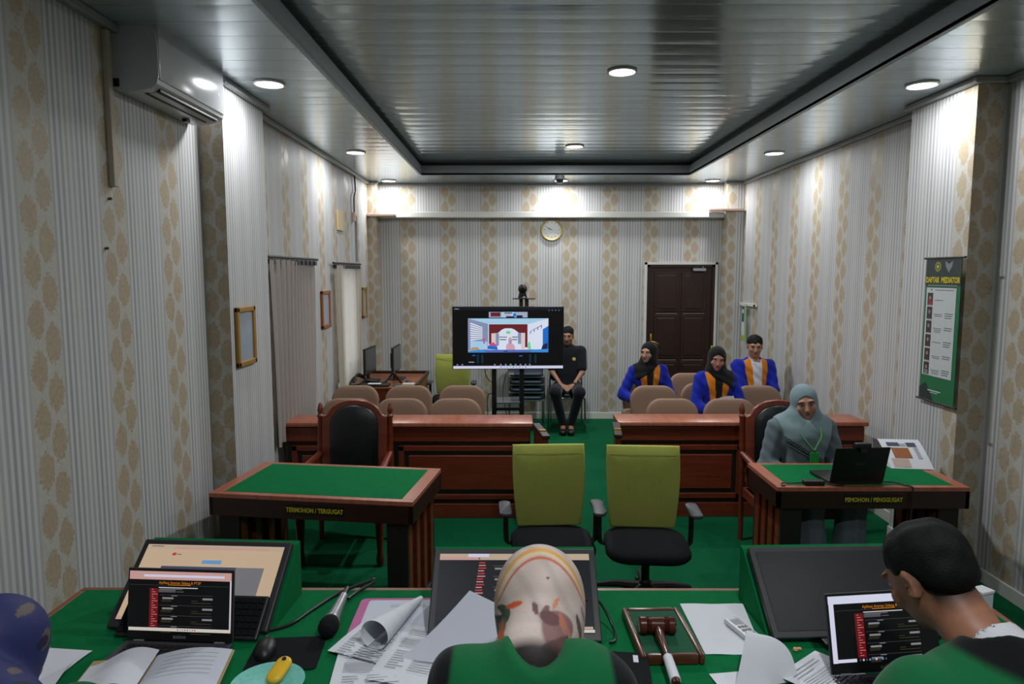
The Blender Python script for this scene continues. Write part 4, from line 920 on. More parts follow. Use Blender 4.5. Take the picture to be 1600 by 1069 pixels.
# blank page leaning on the middle monitor
T_, L_, Q_ = Vector((-.132, 1.955, 1.058)), Vector((-.215, 1.905, .995)), Vector((.02, 1.86, 1.03))
ea, eb = (L_-T_).normalized(), (Q_-T_).normalized()
sheet('leaning_sheet', 'blank white sheet leaning up against the middle monitor', 'paper', lambda u, v: T_+ea*(.30*u)+eb*(.21*v)+Vector((0, 0, -.012*math.sin(u*PI))), None, 'paper2', 12, 8, None, 'loose papers on the judges desk')
tag(MB().grid(lambda u, v: (.555+.21*u-.045*(1-v)*(u*.9), 1.88+.305*v, ZD+.002+.001*math.sin(u*9)), 8, 8).build('blank_sheet', M_['paper'], angle=80), 'blank white sheet under the remote beside the gavel block', 'paper', 'loose papers on the judges desk')
def standing(u, v):      # page standing in a bend
    w_ = v**.75
    return (.575*(1-w_)+.645*w_+u*((.2*(1-w_)+.036*w_)+.03*math.sin(v*PI)), 1.70+.1*v+.05*u*(1-v), ZD+.004+.115*math.sin(v*PI/2)-.012*u*v)
sheet('bent_sheet', 'white sheet standing bent over the remote and desk papers', 'paper', standing, None, 'paper', 20, 12, None, 'loose papers on the judges desk')
flat('printed white sheet with a corner pointing at the right laptop', .86, 1.73, 38, w=.2, h=.22, z=.012, txt=1)
flat('small stack of white paper in front of the gavel block paper', .62, 1.69, 8, w=.14, h=.2, z=.001)
flat('white sheet beside the navy headscarf at the desk left end', -1.32, 1.80, -6, w=.16, h=.2, z=.001, txt=0)
flat('folded white sheet tucked under the paper by the navy headscarf', -1.30, 1.72, 12, w=.15, h=.2, z=.007)
# planner
t = thing('open_planner', 'open white planner lying over the front of the left laptop', 'notebook', (-.96, 1.755, ZD+.028), 9)
MB().bx(-.2, .175, -.115, .075, -.004, 0, 0, .002).build('cover', mat('gilt_cover', (176, 150, 100), .5), t, smooth=False)
MB().grid(lambda u, v: (-.195+.17*u, -.11+.18*v*(1-.15*(1-u)), .002+.035*math.sin(u*PI*.75)**2), 16, 6).build('left_page', M_['paper'], t, angle=80)
MB().grid(lambda u, v: (-.03+.2*u, -.11+.18*v, .004+.014*math.sin(u*PI)), 16, 6).build('right_page', M_['paper2'], t, angle=80)
b = MB()
for k in range(6):
    v = .85-.11*k; f_ = lambda u, v: (-.03+.2*u, -.11+.18*v, .0048+.014*math.sin(u*PI))
    for j in range(7): b.poly([f_(.15+.1*j, v), f_(.25+.1*j, v), f_(.25+.1*j, v+.007), f_(.15+.1*j, v+.007)])
b.build('ruling', M_['print'], t, smooth=False, fix=False)
# gavel and its block
t = thing('gavel_block', 'square brown wooden sound block with green felt under the gavel', 'gavel block', (.444, 1.965, ZD+.001), 2)
b = MB()
for x0, x1, y0, y1 in ((-.092, -.074, -.142, .142), (.074, .092, -.142, .142), (-.074, .074, -.142, -.122), (-.074, .074, .122, .142)): b.bx(x0, x1, y0, y1, 0, .03, 0, .006)
b.bx(-.08, .08, -.13, .13, 0, .02, 0); b.build('wooden_rim', wood('gavel_brown', (72, 36, 24), (104, 56, 36), .28), t)
MB().bx(-.074, .074, -.122, .122, .015, .026, 0).build('felt', mat('block_felt', (10, 78, 52), .95, var=.2, scale=40), t, smooth=False)
t = thing('gavel', 'dark brown wooden gavel lying on the green felt block', 'gavel', (.428, 1.95, ZD+.053), 0)
hp = [(.001, -.055), (.022, -.054), (.026, -.05), (.026, -.034), (.021, -.03), (.026, -.026), (.021, -.022), (.024, -.018), (.024, .018), (.021, .022), (.026, .026), (.021, .03), (.026, .034), (.026, .05), (.022, .054), (.001, .055)]
gw = wood('gavel_dark', (56, 24, 18), (88, 42, 30), .22)
MB().lathe(hp, 0, 28, xf((0, 0, 0), 0, 90)).build('head', gw, t)
hd = Vector((-.002, -.262, -.022)); 
b = MB().tube([hd*(k/10) for k in range(11)], [.012, .012, .015, .012, .01, .0095, .0105, .012, .013, .0135, .011], 0, 14); b.build('handle', gw, t)
MB().tube([hd*.58, hd*.72, hd*.95], [.0135, .014, .0148], 0, 14).build('label', M_['paper'], t)
t = thing('remote_control', 'white air conditioner remote lying on blank paper', 'remote control', (.712, 1.965, ZD+.004), 17)
MB().bx(-.024, .024, -.1, .1, 0, .018, 0, .006).build('case', mat('remote_white', (206, 206, 208), .4), t)
MB().bx(-.015, .015, .05, .082, .017, .0185, 0).build('display', M_['print'], t, smooth=False)
b = MB()
for r_ in range(4):
    for k in range(3): b.bx(-.015+.011*k, -.007+.011*k, .03-.02*r_, .04-.02*r_, .017, .0195, 0)
b.build('buttons', M_['grey'], t, smooth=False)
tag(MB().lathe([(.001, 0), (.008, .002), (.006, .008), (.001, .01)], 0, 8, xf((.825, 1.902, ZD+.001))).box((.838, 1.907, ZD+.004), (.012, .01, .006), 0, .002).build('candy', mat('candy_wrapper', (206, 160, 110), .4)), 'tiny orange wrapped candy on the green felt near the blank monitor', 'candy')
t = thing('black_case', 'black flat case with small white mark right of the floral headscarf', 'case', (.318, 1.775, ZD+.001), -6)
MB().bx(-.055, .055, -.09, .08, 0, .025, 0, .006).build('case_body', M_['blackfab'], t, smooth=False)
MB().bx(.012, .026, .025, .06, .025, .0256, 0).build('white_mark', M_['paper'], t, smooth=False)
t = thing('turquoise_dish', 'turquoise speckled dish at the bottom edge beside the mouse mat', 'dish', (-.655, 1.715, ZD+.001))
MB().lathe([(.05, 0), (.07, .004), (.093, .016), (.096, .018), (.09, .017), (.068, .008), (.001, .006)], 0, 36).build('dish_body', mat('turquoise_glaze', (112, 190, 178), .4, var=.25, scale=90), t)
t = thing('yellow_holder', 'small yellow oval holder with a dark hole lying on the turquoise dish', 'holder', (-.636, 1.752, ZD+.03), -16)
MB().prism(rrect(.045, .085, .022, 8), -.009, .009, 0, xf((0, 0, 0), 90+18), .004).build('shell', mat('yellow_plastic', (226, 182, 40), .4), t, angle=60)
MB().lathe([(.006, .0095), (.006, .0125), (.001, .0126)], 0, 12, xf((0, 0, 0), 18) @ xf((0, .028, 0))).build('hole', M_['black'], t)
t = thing('small_carton', 'small white carton standing at the right end of the green desk', 'carton', (1.515, 2.12, ZD+.001), 20)
MB().bx(-.025, .025, -.02, .02, 0, .075, 0, .003).build('carton_body', M_['paper2'], t, smooth=False)
MB().bx(-.027, .027, -.022, .022, .075, .085, 0, .002).build('lid', M_['paper'], t, smooth=False)

# ------------------------------------------------------------------ things on the right litigant's table
TT = .7515
t = thing('laptop', 'black laptop seen from behind on the PEMOHON / PENGGUGAT table', 'laptop', (2.035, 3.965, TT), 184, 'laptops')
MB().bx(-.165, .165, -.235, 0, .002, .022, 0, .004).build('base', M_['black'], t, smooth=False)
Mt = xf((0, .0, .02), -14)
MB().bx(-.165, .165, 0, .008, 0, .225, 0, .003, Mt).build('lid', mat('black_lid', (13, 14, 17), .35), t, smooth=False)
b = MB()
for x in (-.014, .012): b.tube([(x+.011*math.cos(a*PI/8), .009, .12+.008*math.sin(a*PI/8)) for a in range(17)], .0013, 0, 6, Mt)
b.build('lid_logo', M_['dkgrey'], t)
MB().bx(-.15, .15, -.003, -.001, .015, .21, 0, 0, Mt).build('screen', GM['navy'], t, smooth=False)
t = thing('webcam', 'black webcam clipped on top of the laptop before the woman in grey', 'webcam', (2.035, 3.91, TT+.238), 4)
MB().bx(-.045, .045, -.022, .016, .0, .028, 0, .006).bx(-.02, .02, -.02, .006, -.03, 0, 0, .003).build('body', M_['black'], t, smooth=False)
MB().lathe([(.008, 0), (.008, .004)], 0, 12, xf((0, .016, .014), -90)).build('lens', M_['dkgrey'], t)
tag(MB().bx(1.72, 1.84, 3.935, 3.985, TT, TT+.028, 0, .006).build('power_adapter', M_['black'], smooth=False), 'black power adapter on the edge of the table before the woman in grey', 'power adapter')
tag(MB().tube([(1.72, 3.96, TT+.012), (1.66, 3.95, TT+.012), (1.6, 3.97, TT+.006), (1.58, 3.92, TT+.006), (1.6, 3.925, TT+.006)], .004, 0, 6, None, 5).tube([(1.84, 3.96, TT+.012), (1.9, 3.93, TT+.008), (1.95, 3.93, TT+.008)], .004, 0, 6, None, 4).build('adapter_cable', M_['black']), 'thin black cable of the power adapter on the right table', 'cable')
tag(MB().tube([(2.2, 3.98, TT+.012), (2.26, 3.96, TT+.014), (2.3, 3.93, TT+.006), (2.33, 3.905, TT+.004), (2.335, 3.895, TT-.02), (2.325, 3.89, .55), (2.3, 3.87, .4), (2.18, 3.84, .2), (2.1, 3.8, .02), (2.0, 3.75, .006)], .005, 0, 6, None, 5).build('laptop_cable', M_['black']), 'black laptop cable hanging down over the PEMOHON / PENGGUGAT lettering side', 'cable')
t = thing('printed_booklet', 'printed booklet with an orange picture raised at the back of the right table', 'booklet', (2.55, 4.28, TT), -6)
Mb = xf((0, 0, .002), 27)
MB().grid(lambda u, v: (-.125+.26*u, .27*v, .02*math.sin(v*2.2)), 8, 10, 0, Mb).build('page', M_['paper'], t, angle=80)
def q_(b, u0, v0, u1, v1, m, d=.002): b.poly([(-.125+.26*u, .27*v, .02*math.sin(v*2.2)+d) for u, v in ((u0, v0), (u1, v0), (u1, v1), (u0, v1))], m, Mb)
b = MB(); q_(b, .15, .72, .45, .86, 0); q_(b, .62, .7, .85, .86, 0); q_(b, .75, .3, .85, .7, 1); q_(b, .2, .32, .62, .66, 2); q_(b, .1, .04, .5, .3, 3); q_(b, .46, .72, .6, .82, 1)
b.build('picture', [mat('slate_print', (66, 72, 86), .6), M_['print'], mat('orange_print', (150, 88, 48), .6), mat('peach_print', (188, 164, 154), .6)], t, smooth=False, fix=False)
MB().bx(-.125, .13, .01, .3, 0, .006, 0).build('back_pages', M_['paper2'], t, smooth=False)
MB().bx(-.1, .1, .17, .2, .006, .1, 0).build('easel_flap', M_['paper2'], t, smooth=False)
# ------------------------------------------------------------------ people: smooth-blended fields meshed by surface nets
def V3(*a): return np.array(a, dtype=float)
def rotm(rx=0, ry=0, rz=0): return np.array((Matrix.Rotation(R(rz), 3, 'Z') @ Matrix.Rotation(R(ry), 3, 'Y') @ Matrix.Rotation(R(rx), 3, 'X')))
class Field:
    def __init__(s, lo, hi, res):
        s.lo = np.array(lo, float); s.res = res
        s.n = np.ceil((np.array(hi)-s.lo)/res).astype(int)+1
        s.D = np.full(s.n, 1., np.float32)
    def _box(s, lo, hi, pad):
        a = np.clip(np.floor((lo-pad-s.lo)/s.res).astype(int), 0, s.n); b = np.clip(np.ceil((hi+pad-s.lo)/s.res).astype(int)+1, 0, s.n)
        if np.any(b <= a): return None
        g = [(s.lo[i]+s.res*np.arange(a[i], b[i])).astype(np.float32) for i in range(3)]
        return (slice(a[0], b[0]), slice(a[1], b[1]), slice(a[2], b[2])), g[0][:, None, None], g[1][None, :, None], g[2][None, None, :]
    def _put(s, sl, d, k, op):
        o = s.D[sl]
        if op == 'u':
            h = np.clip(.5+.5*(o-d)/k, 0, 1); s.D[sl] = o+(d-o)*h-k*h*(1-h)
        else:
            d = -d; h = np.clip(.5-.5*(o-d)/k, 0, 1); s.D[sl] = o+(d-o)*h+k*h*(1-h)
    def cone(s, a, b, ra, rb, k=.02, op='u'):
        a, b = np.array(a, float), np.array(b, float); r = max(ra, rb)
        q = s._box(np.minimum(a, b)-r, np.maximum(a, b)+r, .03+k)
        if q is None: return s
        sl, x, y, z = q; ba = b-a
        px, py, pz = x-a[0], y-a[1], z-a[2]
        h = np.clip((px*ba[0]+py*ba[1]+pz*ba[2])/max(ba@ba, 1e-9), 0, 1)
        d = np.sqrt((px-ba[0]*h)**2+(py-ba[1]*h)**2+(pz-ba[2]*h)**2)-(ra+(rb-ra)*h)
        s._put(sl, d, k, op); return s
    def chain(s, pts, rs, k=.02):
        for i in range(len(pts)-1): s.cone(pts[i], pts[i+1], rs[i], rs[i+1], k)
        return s
    def ell(s, c, r, M=None, k=.02, op='u'):
        c, r = np.array(c, float), np.array(r, float); e = np.full(3, r.max()) if M is not None else r
        q = s._box(c-e, c+e, .03+k)
        if q is None: return s
        sl, x, y, z = q; p = [x-c[0], y-c[1], z-c[2]]
        if M is not None: p = [p[0]*M[0, i]+p[1]*M[1, i]+p[2]*M[2, i] for i in range(3)]
        k0 = np.sqrt(sum((p[i]/r[i])**2 for i in range(3))); k1 = np.sqrt(sum((p[i]/r[i]**2)**2 for i in range(3)))+1e-6
        s._put(sl, k0*(k0-1)/k1, k, op); return s
    def half(s, p, n, k=.01):                          # remove everything on the n side of p
        sl, x, y, z = s._box(s.lo, s.lo+s.res*s.n, 0)
        d = -((x-p[0])*n[0]+(y-p[1])*n[1]+(z-p[2])*n[2])
        s._put(sl, d.astype(np.float32)+0*s.D[sl], k, 's'); return s
    def wave(s, f):
        sl, x, y, z = s._box(s.lo, s.lo+s.res*s.n, 0); s.D[sl] += f(x, y, z).astype(np.float32); return s
    def mesh(s):
        D = s.D; n = s.n; I = D < 0
        c = np.zeros(n-1, np.int8)
        for i in (0, 1):
            for j in (0, 1):
                for k in (0, 1): c += I[i:n[0]-1+i, j:n[1]-1+j, k:n[2]-1+k]
        act = (c > 0) & (c < 8); idx = np.full(act.shape, -1, np.int64); cells = np.argwhere(act); idx[act] = np.arange(len(cells))
        acc = np.zeros((len(cells), 3)); cnt = np.zeros(len(cells))
        cor = [(i, j, k) for i in (0, 1) for j in (0, 1) for k in (0, 1)]
        vals = {o: D[cells[:, 0]+o[0], cells[:, 1]+o[1], cells[:, 2]+o[2]] for o in cor}
        for o in cor:
            for ax in range(3):
                if o[ax]: continue
                o2 = list(o); o2[ax] = 1; a, b = vals[o], vals[tuple(o2)]
                m = (a < 0) != (b < 0); t_ = np.where(m, a/np.where(m, a-b, 1), 0)
                p = np.array(o, float)[None].repeat(len(cells), 0); p[:, ax] += t_
                acc += p*m[:, None]; cnt += m
        Vv = s.lo+s.res*(cells+acc/np.maximum(cnt, 1)[:, None])
        F = []
        for ax in range(3):
            sa = [slice(None)]*3; sb = [slice(None)]*3; sa[ax] = slice(0, -1); sb[ax] = slice(1, None)
            A, B = I[tuple(sa)], I[tuple(sb)]
            E = np.argwhere(A != B); u, v = (ax+1) % 3, (ax+2) % 3
            E = E[(E[:, u] > 0) & (E[:, v] > 0) & (E[:, u] < n[u]-1) & (E[:, v] < n[v]-1)]
            ins = A[E[:, 0], E[:, 1], E[:, 2]]
            def at(du, dv):
                e = E.copy(); e[:, u] += du; e[:, v] += dv; return idx[e[:, 0], e[:, 1], e[:, 2]]
            q = np.stack([at(-1, -1), at(0, -1), at(0, 0), at(-1, 0)], 1)
            q[~ins] = q[~ins][:, ::-1]; F.append(q)
        F = np.concatenate(F); return Vv, F[(F >= 0).all(1)]
    def build(s, name, m, col, par=None):
        Vv, F = s.mesh()
        me = bpy.data.meshes.new(name); me.vertices.add(len(Vv)); me.vertices.foreach_set('co', Vv.astype(np.float32).ravel())
        me.loops.add(F.size); me.polygons.add(len(F)); me.loops.foreach_set('vertex_index', F.ravel().astype(np.int32))
        me.polygons.foreach_set('loop_start', np.arange(0, F.size, 4, dtype=np.int32)); me.update(calc_edges=True); me.validate()
        cc_ = col(Vv) if callable(col) else np.tile(np.array(lin(col)), (len(Vv), 1))
        at = me.color_attributes.new('Col', 'FLOAT_COLOR', 'POINT'); at.data.foreach_set('color', np.concatenate([cc_, np.ones((len(Vv), 1))], 1).astype(np.float32).ravel())
        me.polygons.foreach_set('use_smooth', np.ones(len(me.polygons), bool)); me.materials.append(m)
        o = bpy.data.objects.new(name, me); C.objects.link(o)
        if par: o.parent = par
        return o
SKIN = vcol_mat('skin', .5, .35); CLOTH = vcol_mat('cloth', .9, .15, .15, 300, .1); HAIRM = vcol_mat('hair', .7, .2, .25, 260); SILK = vcol_mat('satin_cloth', .6, .3, .05, 300); SHOE = vcol_mat('shoe_leather', .4, .4)
def paint(base, *layers):
    def f(Vv):
        c = np.tile(np.array(lin(base)), (len(Vv), 1))
        for test, col in layers:
            m = np.clip(np.asarray(test(Vv), float), 0, 1)[:, None]; c = c*(1-m)+np.array(lin(col))*m
        return c
    return f
def hs(c, H):                                          # points into head space
    return lambda Vv: (Vv-c) @ H
def face_layers(c, H, lips=(136, 70, 66), brow=(34, 24, 20), look=0.):
    h = hs(c, H)
    def e(x0, y0, z0, rx, rz, s=4, ymax=-.05):
        def g(Vv):
            p = h(Vv); d = ((p[:, 0]-x0)/rx)**2+((p[:, 2]-z0)/rz)**2
            return np.clip((1-d)*s, 0, 1)*(p[:, 1] < ymax)
        return g
    L = []
    for s_ in (-1, 1):
        L += [(e(s_*.031, 0, .010, .021, .012, 2), (112, 76, 62)), (e(s_*.031, 0, .010, .0125, .0052), (196, 186, 180)), (e(s_*.031+look, 0, .0105, .0056, .0056), (30, 20, 18)),  # widest layer paints shade into the eye sockets
              (e(s_*.032, 0, .0175, .0165, .0030), (24, 16, 14)), (e(s_*.033, 0, .031, .021, .0048, 2), brow)]
    L += [(e(0, 0, -.0555, .021, .0085, 2), lips), (e(0, 0, -.0535, .019, .0016, 2), (70, 34, 34)), (e(.007, 0, -.036, .004, .003, 2), (70, 40, 34)), (e(-.007, 0, -.036, .004, .003, 2), (70, 40, 34))]
    return L
def head(F, c, H, s=1., ears=True):
    def T(p): return c+H @ (np.array(p)*s)
    E = lambda p, r, k=.015, op='u', M=None: F.ell(T(p), np.array(r)*s, H if M is None else H @ M, k, op)
    E((0, .02, .035), (.074, .094, .078)); E((0, -.022, -.012), (.064, .072, .085), .03); E((0, -.036, -.062), (.046, .05, .046), .03); E((0, -.07, -.088), (.02, .018, .018), .02)
    for q in (-1, 1):
        E((q*.04, -.066, -.022), (.022, .02, .02), .02); E((q*.03, -.082, .03), (.024, .012, .009), .014)
        E((q*.031, -.1, .009), (.017, .018, .010), .012, 's'); E((q*.031, -.0765, .01), (.0125, .0125, .0125), .004)
        if ears:
            E((q*.078, .012, -.002), (.009, .02, .033), .008, 'u', rotm(0, 0, q*22)); E((q*.086, .004, .0), (.006, .011, .02), .005, 's')
    F.cone(T((0, -.088, .012)), T((0, -.106, -.026)), .0075*s, .0125*s, .014); E((0, -.102, -.031), (.017, .011, .0085), .008)
    E((0, -.087, -.052), (.022, .011, .0058), .007); E((0, -.086, -.0605), (.019, .0105, .0062), .007)
    F.cone(T((0, .012, -.04)), T((0, .03, -.12)), .05*s, .052*s, .03)
    return T
def ik(a, t, l1, l2, pole):
    a, t = np.array(a, float), np.array(t, float); d = t-a; L = min(np.linalg.norm(d), (l1+l2)*.995); u = d/np.linalg.norm(d)
    p = np.array(pole, float); p = p-u*(p@u); p /= np.linalg.norm(p)
    x = (L*L+l1*l1-l2*l2)/(2*L); return a+u*x+p*math.sqrt(max(l1*l1-x*x, 0)), a+u*L
def hand(F, w, fd, pn, s=1., curl=35, side=1):          # wrist, finger direction, palm normal
    w = np.array(w, float); fd = np.array(fd, float); fd /= np.linalg.norm(fd); pn = np.array(pn, float); pn -= fd*(pn@fd); pn /= np.linalg.norm(pn); sd = np.cross(fd, pn)*side
    F.cone(w, w+fd*.045*s, .021*s, .026*s, .015); F.ell(w+fd*.05*s, np.array((.04, .044, .017))*s, np.stack([sd, fd, pn], 1), .012)
    for k, (o, l) in enumerate(((-.029, .066), (-.010, .075), (.010, .07), (.028, .055))):
        p = w+fd*.085*s+sd*o*s; d = fd; r = .0082*s
        for j in range(3):
            a = R(curl*(j+.4)); d = fd*math.cos(a)+pn*math.sin(a); q = p+d*l*s*(.45, .32, .25)[j]; F.cone(p, q, r, r*.92, .005); p = q; r *= .92
    p = w+fd*.03*s-sd*.03*s
    for j in range(2):
        d = fd*.75-sd*(.6-.4*j)+pn*(.25+.3*j); d /= np.linalg.norm(d); q = p+d*.034*s; F.cone(p, q, .0105*s, .009*s, .008); p = q
class Pose: pass
def pose(seat=.45, sw=.175, lean=.03, chest=.36, neck=.53, head_c=None, head_rot=(0, 0, 0), wl=None, wr=None, knees=.13, foot=(-.44, .12), hs_=1., pole=(0, .25, -1), shin_in=0., sh=None, tw=1., px=.75):
    sh = neck-.075 if sh is None else sh
    P = Pose(); z = seat+.09; P.z = z; P.tw = tw
    P.pel = V3(0, 0, z); P.chest = V3(0, lean*.65, z+chest); P.neck = V3(0, lean, z+neck)
    P.hc = np.array(head_c, float) if head_c is not None else P.neck+V3(0, -.03, .122)
    P.H = rotm(*head_rot); P.s = hs_; P.sw = sw
    P.sh, P.el, P.wr = {}, {}, {}
    for s, t_ in ((1, wl), (-1, wr)):
        P.sh[s] = V3(s*sw, lean*.9, z+sh); t2 = np.array(t_ if t_ is not None else (s*.1, -.27, z+.09), float)
        P.el[s], P.wr[s] = ik(P.sh[s], t2, .285, .25, (s*px+pole[0], pole[1], pole[2]))
    P.hip = {s: V3(s*.09, -.02, z-.01) for s in (1, -1)}; P.kn = {s: V3(s*knees, -.43, z+.0) for s in (1, -1)}; P.an = {s: V3(s*(foot[1]-shin_in), foot[0], .085) for s in (1, -1)}
    return P
def torso(F, P, o=0., k=.06, fem=0.):
    z = P.z
    w = P.tw; F.ell(P.pel+V3(0, .0, .0), (.165+o, .12+o, .12+o), None, k); F.ell(P.pel*.5+P.chest*.5+V3(0, -.01, .0), (.142*w+o-.01*fem, .1*w+o, .17+o), None, k)
    F.ell(P.chest, (.155*w+o, .102*w+o, .16+o), None, k)
    F.cone(P.sh[1]*V3(.82, 1, 1)+V3(0, .0, -.0), P.sh[-1]*V3(.82, 1, 1), .058*w+o*.8, .058*w+o*.8, k); F.cone(P.neck+V3(0, 0, -.07), P.neck+V3(0, -.005, .02), .072*w+o*.7, .052+o*.4, k*.6)
    if fem:
        for s in (1, -1): F.ell(P.chest+V3(s*.065, -.06, -.0), (.052+o, .042+o, .055+o), None, .06)
def arms(F, P, o=0., end=1., k=.03):
    for s in (1, -1):
        e = P.el[s]*(1-end)+P.wr[s]*end if end <= 1 else P.wr[s]
        if end == 0: F.cone(P.sh[s], P.sh[s]+(P.el[s]-P.sh[s])*.78, .052*P.tw+o*.8, .044+o, k); continue
        F.chain([P.sh[s], P.el[s]], [.052*P.tw+o*.8, .041+o], k); F.chain([P.el[s], e], [.041+o, .041+(.027-.041)*end+o], k)
def legs(F, P, o=0., flare=0., k=.035):
    for s in (1, -1): F.chain([P.hip[s], P.kn[s], P.an[s]+V3(0, 0, .02)], [.088+o, .06+o, .042+o+flare], k)
def shoes(par, P, col=(22, 22, 24), r=.006):
    for s in (1, -1):
        a = P.an[s]; F = Field(a+V3(-.09, -.24, -.1), a+V3(.09, .1, .1), r)
        F.ell(a+V3(0, -.07, -.045), (.045, .13, .035), None, .01).ell(a+V3(0, .02, -.03), (.04, .05, .055), None, .03).ell(a+V3(0, -.14, -.045), (.043, .06, .03), None, .02); F.half((0, 0, .005), (0, 0, -1), .004)
        F.build('shoe', SHOE, col, par)
def body(par, P, skin, res, fem=0., hands=True, fd=None, pn=None, curl=40, ears=True, extra=()):
    lo = V3(-.42, -.62, .0); hi = V3(.42, .36, max(P.hc[2]+.2, P.z+.7)); F = Field(lo, hi, res)
    torso(F, P, -.014, .06); arms(F, P, -.008); legs(F, P, -.01)
    for s in (1, -1):
        if hands: hand(F, P.wr[s], (fd or {}).get(s, V3(-s*.35, -.75, -.35)), (pn or {}).get(s, V3(0, -.2, -1)), 1., curl, s)
        F.cone(P.an[s], P.an[s]+V3(0, -.13, -.045), .035, .025, .03)
    F.cone(P.neck+V3(0, 0, -.05), P.hc+P.H @ V3(0, .02, -.06), .052, .05, .03)
    head(F, P.hc, P.H, P.s, ears)
    return F.build('body', SKIN, paint(skin, *(list(extra)+face_layers(P.hc, P.H))), par)
def fade(P):
    def g(v):
        q = (v-P.hc) @ P.H; return np.clip((q[:, 1]-.012)*40, 0, 1)*np.clip((q[:, 2]+.085)*22, 0, 1)*(np.abs(q[:, 0]) < .079)
    return ((g, (24, 20, 19)),)
def short_hair(par, P, res, col=(16, 14, 14), low=-.035, fringe=.055, rough=.004, ph=0.):
    F = Field(P.hc-.2, P.hc+.2, res); T = lambda p: P.hc+P.H @ (np.array(p)*P.s)
    F.ell(T((0, .022, .045)), np.array((.081, .0995, .081))*P.s, P.H, .01)
    F.ell(T((0, .05, .0)), np.array((.068, .062, .056))*P.s, P.H, .02)
    F.ell(T((0, -.135, fringe-.095)), np.array((.088, .115, .098))*P.s, P.H, .008, 's')
    for q in (-1, 1): F.ell(T((q*.085, -.005, -.012)), np.array((.03, .034, .042))*P.s, P.H, .008, 's')
    F.half(T((0, .06, low-.045)), P.H @ V3(0, -.35, -1), .01)
    F.wave(lambda x, y, z: rough*np.sin(x*95+y*40+ph)*np.sin(y*85+ph)*np.sin(z*70+x*30))
    return F.build('hair', HAIRM, col, par)
def hijab(par, P, res, col, cuts=(), opening=True, mt=None, bib=.062, front=.16, s=1., folds=.003, off=.0, name='headscarf', drape=True, nape=False):
    F = Field(V3(-.34, -.3, P.z-.05), V3(.34, .34, P.hc[2]+.24), res); T = lambda p: P.hc+P.H @ (np.array(p)*P.s)
    if drape:
        if off:                                        # a wide drape that follows the shoulders, trimmed by planes
            torso(F, P, off, .07, 1.)
            for pt, nn in cuts: F.half(P.chest+V3(*pt), nn, .01)
        F.cone(P.neck+V3(0, -.03, -.0), P.chest+V3(0, -.07, .08-front), .08, bib, .05)
        F.cone(T((0, .005, -.09)), P.neck+V3(0, .0, -.02), .074, .088, .05)
    if nape: F.cone(T((0, .055, -.05)), P.neck+V3(0, -.04, .015), .08, .08, .03)
    F.ell(T((0, .022, .03)), np.array((.088, .109, .096))*P.s*s, P.H, .02); F.ell(T((0, .004, -.045)), np.array((.078, .086, .086))*P.s*s, P.H, .05)
    F.wave(lambda x, y, z: folds*np.sin(z*75+18*x+30*np.abs(x))*np.clip((P.hc[2]-.04-z)*9, 0, 1))
    if opening: F.ell(T((0, -.115, -.012)), np.array((.062, .085, .086))*P.s, P.H, .008, 's')
    return F.build(name, mt or CLOTH, col, par)
# --- man in black behind the television
def person(lb, loc, rz): return thing('person', lb, 'person', loc, rz)
p = person('seated man in black short sleeved shirt partly hidden by the television', (.69, 8.76, 0), -4)
P = pose(.45, .18, .04, .36, .535, None, (8, 0, -6), wl=(.075, -.25, .60), wr=(-.075, -.25, .60), knees=.15, foot=(-.3, .05))
sk = (150, 108, 86)
body(p, P, sk, .007, fd={1: V3(-.7, -.5, -.4), -1: V3(.7, -.5, -.4)}, pn={1: V3(-.3, .2, -1), -1: V3(.3, .2, -1)}, curl=50, extra=fade(P))
short_hair(p, P, .005)
F = Field((-.4, -.3, .38), (.4, .3, 1.12), .008); torso(F, P, .012); arms(F, P, .02, 0.0); F.ell(P.neck+V3(0, -.035, .07), (.07, .075, .07), None, .012, 's')
F.build('shirt', CLOTH, paint((24, 25, 32), (lambda v: ((np.hypot(v[:, 0]-.085, v[:, 2]-(P.z+.37)) < .022) & (v[:, 1] < -.03)), (200, 176, 110))), p)
F = Field((-.35, -.6, .04), (.35, .25, .68), .008); F.ell(P.pel, (.172, .128, .11), None, .05); legs(F, P, .008); F.half((0, 0, .1), (0, 0, -1), .01); F.build('trousers', CLOTH, (26, 28, 36), p)
shoes(p, P)
MB().lathe([(.03, -.008), (.034, -.008), (.034, .008), (.03, .008)], 0, 18).build('wristwatch', M_['black'], p, M=Matrix.Translation(Vector(P.wr[1]*.93+P.el[1]*.07)) @ Vector(P.wr[1]-P.el[1]).to_track_quat('Z', 'Y').to_matrix().to_4x4())
# --- students in blue blazers
BLUE, ORA = (22, 38, 150), (196, 116, 26)
def blazer(par, P, inner=None, res=.007, fem=0., open_=.03, nk=.07):
    F = Field((-.45, -.45, P.z-.12), (.45, .3, P.z+.66), res); torso(F, P, .018, .06, fem); arms(F, P, .018, .93); F.ell(P.neck+V3(0, -.045, nk), (.07, .08, .075), None, .012, 's')
    F.wave(lambda x, y, z: .003*np.sin(z*60+x*45))
    def lap(v):
        zz = v[:, 2]-P.z; ax = np.abs(v[:, 0]); c = open_+.035*np.clip((zz-.2)/.3, 0, 1)
        return (np.abs(ax-c-.02) < .026+.012*np.clip((zz-.25)/.2, 0, 1)) & (v[:, 1] < P.chest[1]-.03) & (zz > .06) & (np.abs(v[:, 0]) < .125)
    def ins(v):
        zz = v[:, 2]-P.z; c = open_+.035*np.clip((zz-.2)/.3, 0, 1); return (np.abs(v[:, 0]) < c) & (v[:, 1] < P.chest[1]-.03) & (zz > .05)
    F.build('blazer', CLOTH, paint(BLUE, (ins, inner or (26, 26, 30)), (lap, ORA)), par)
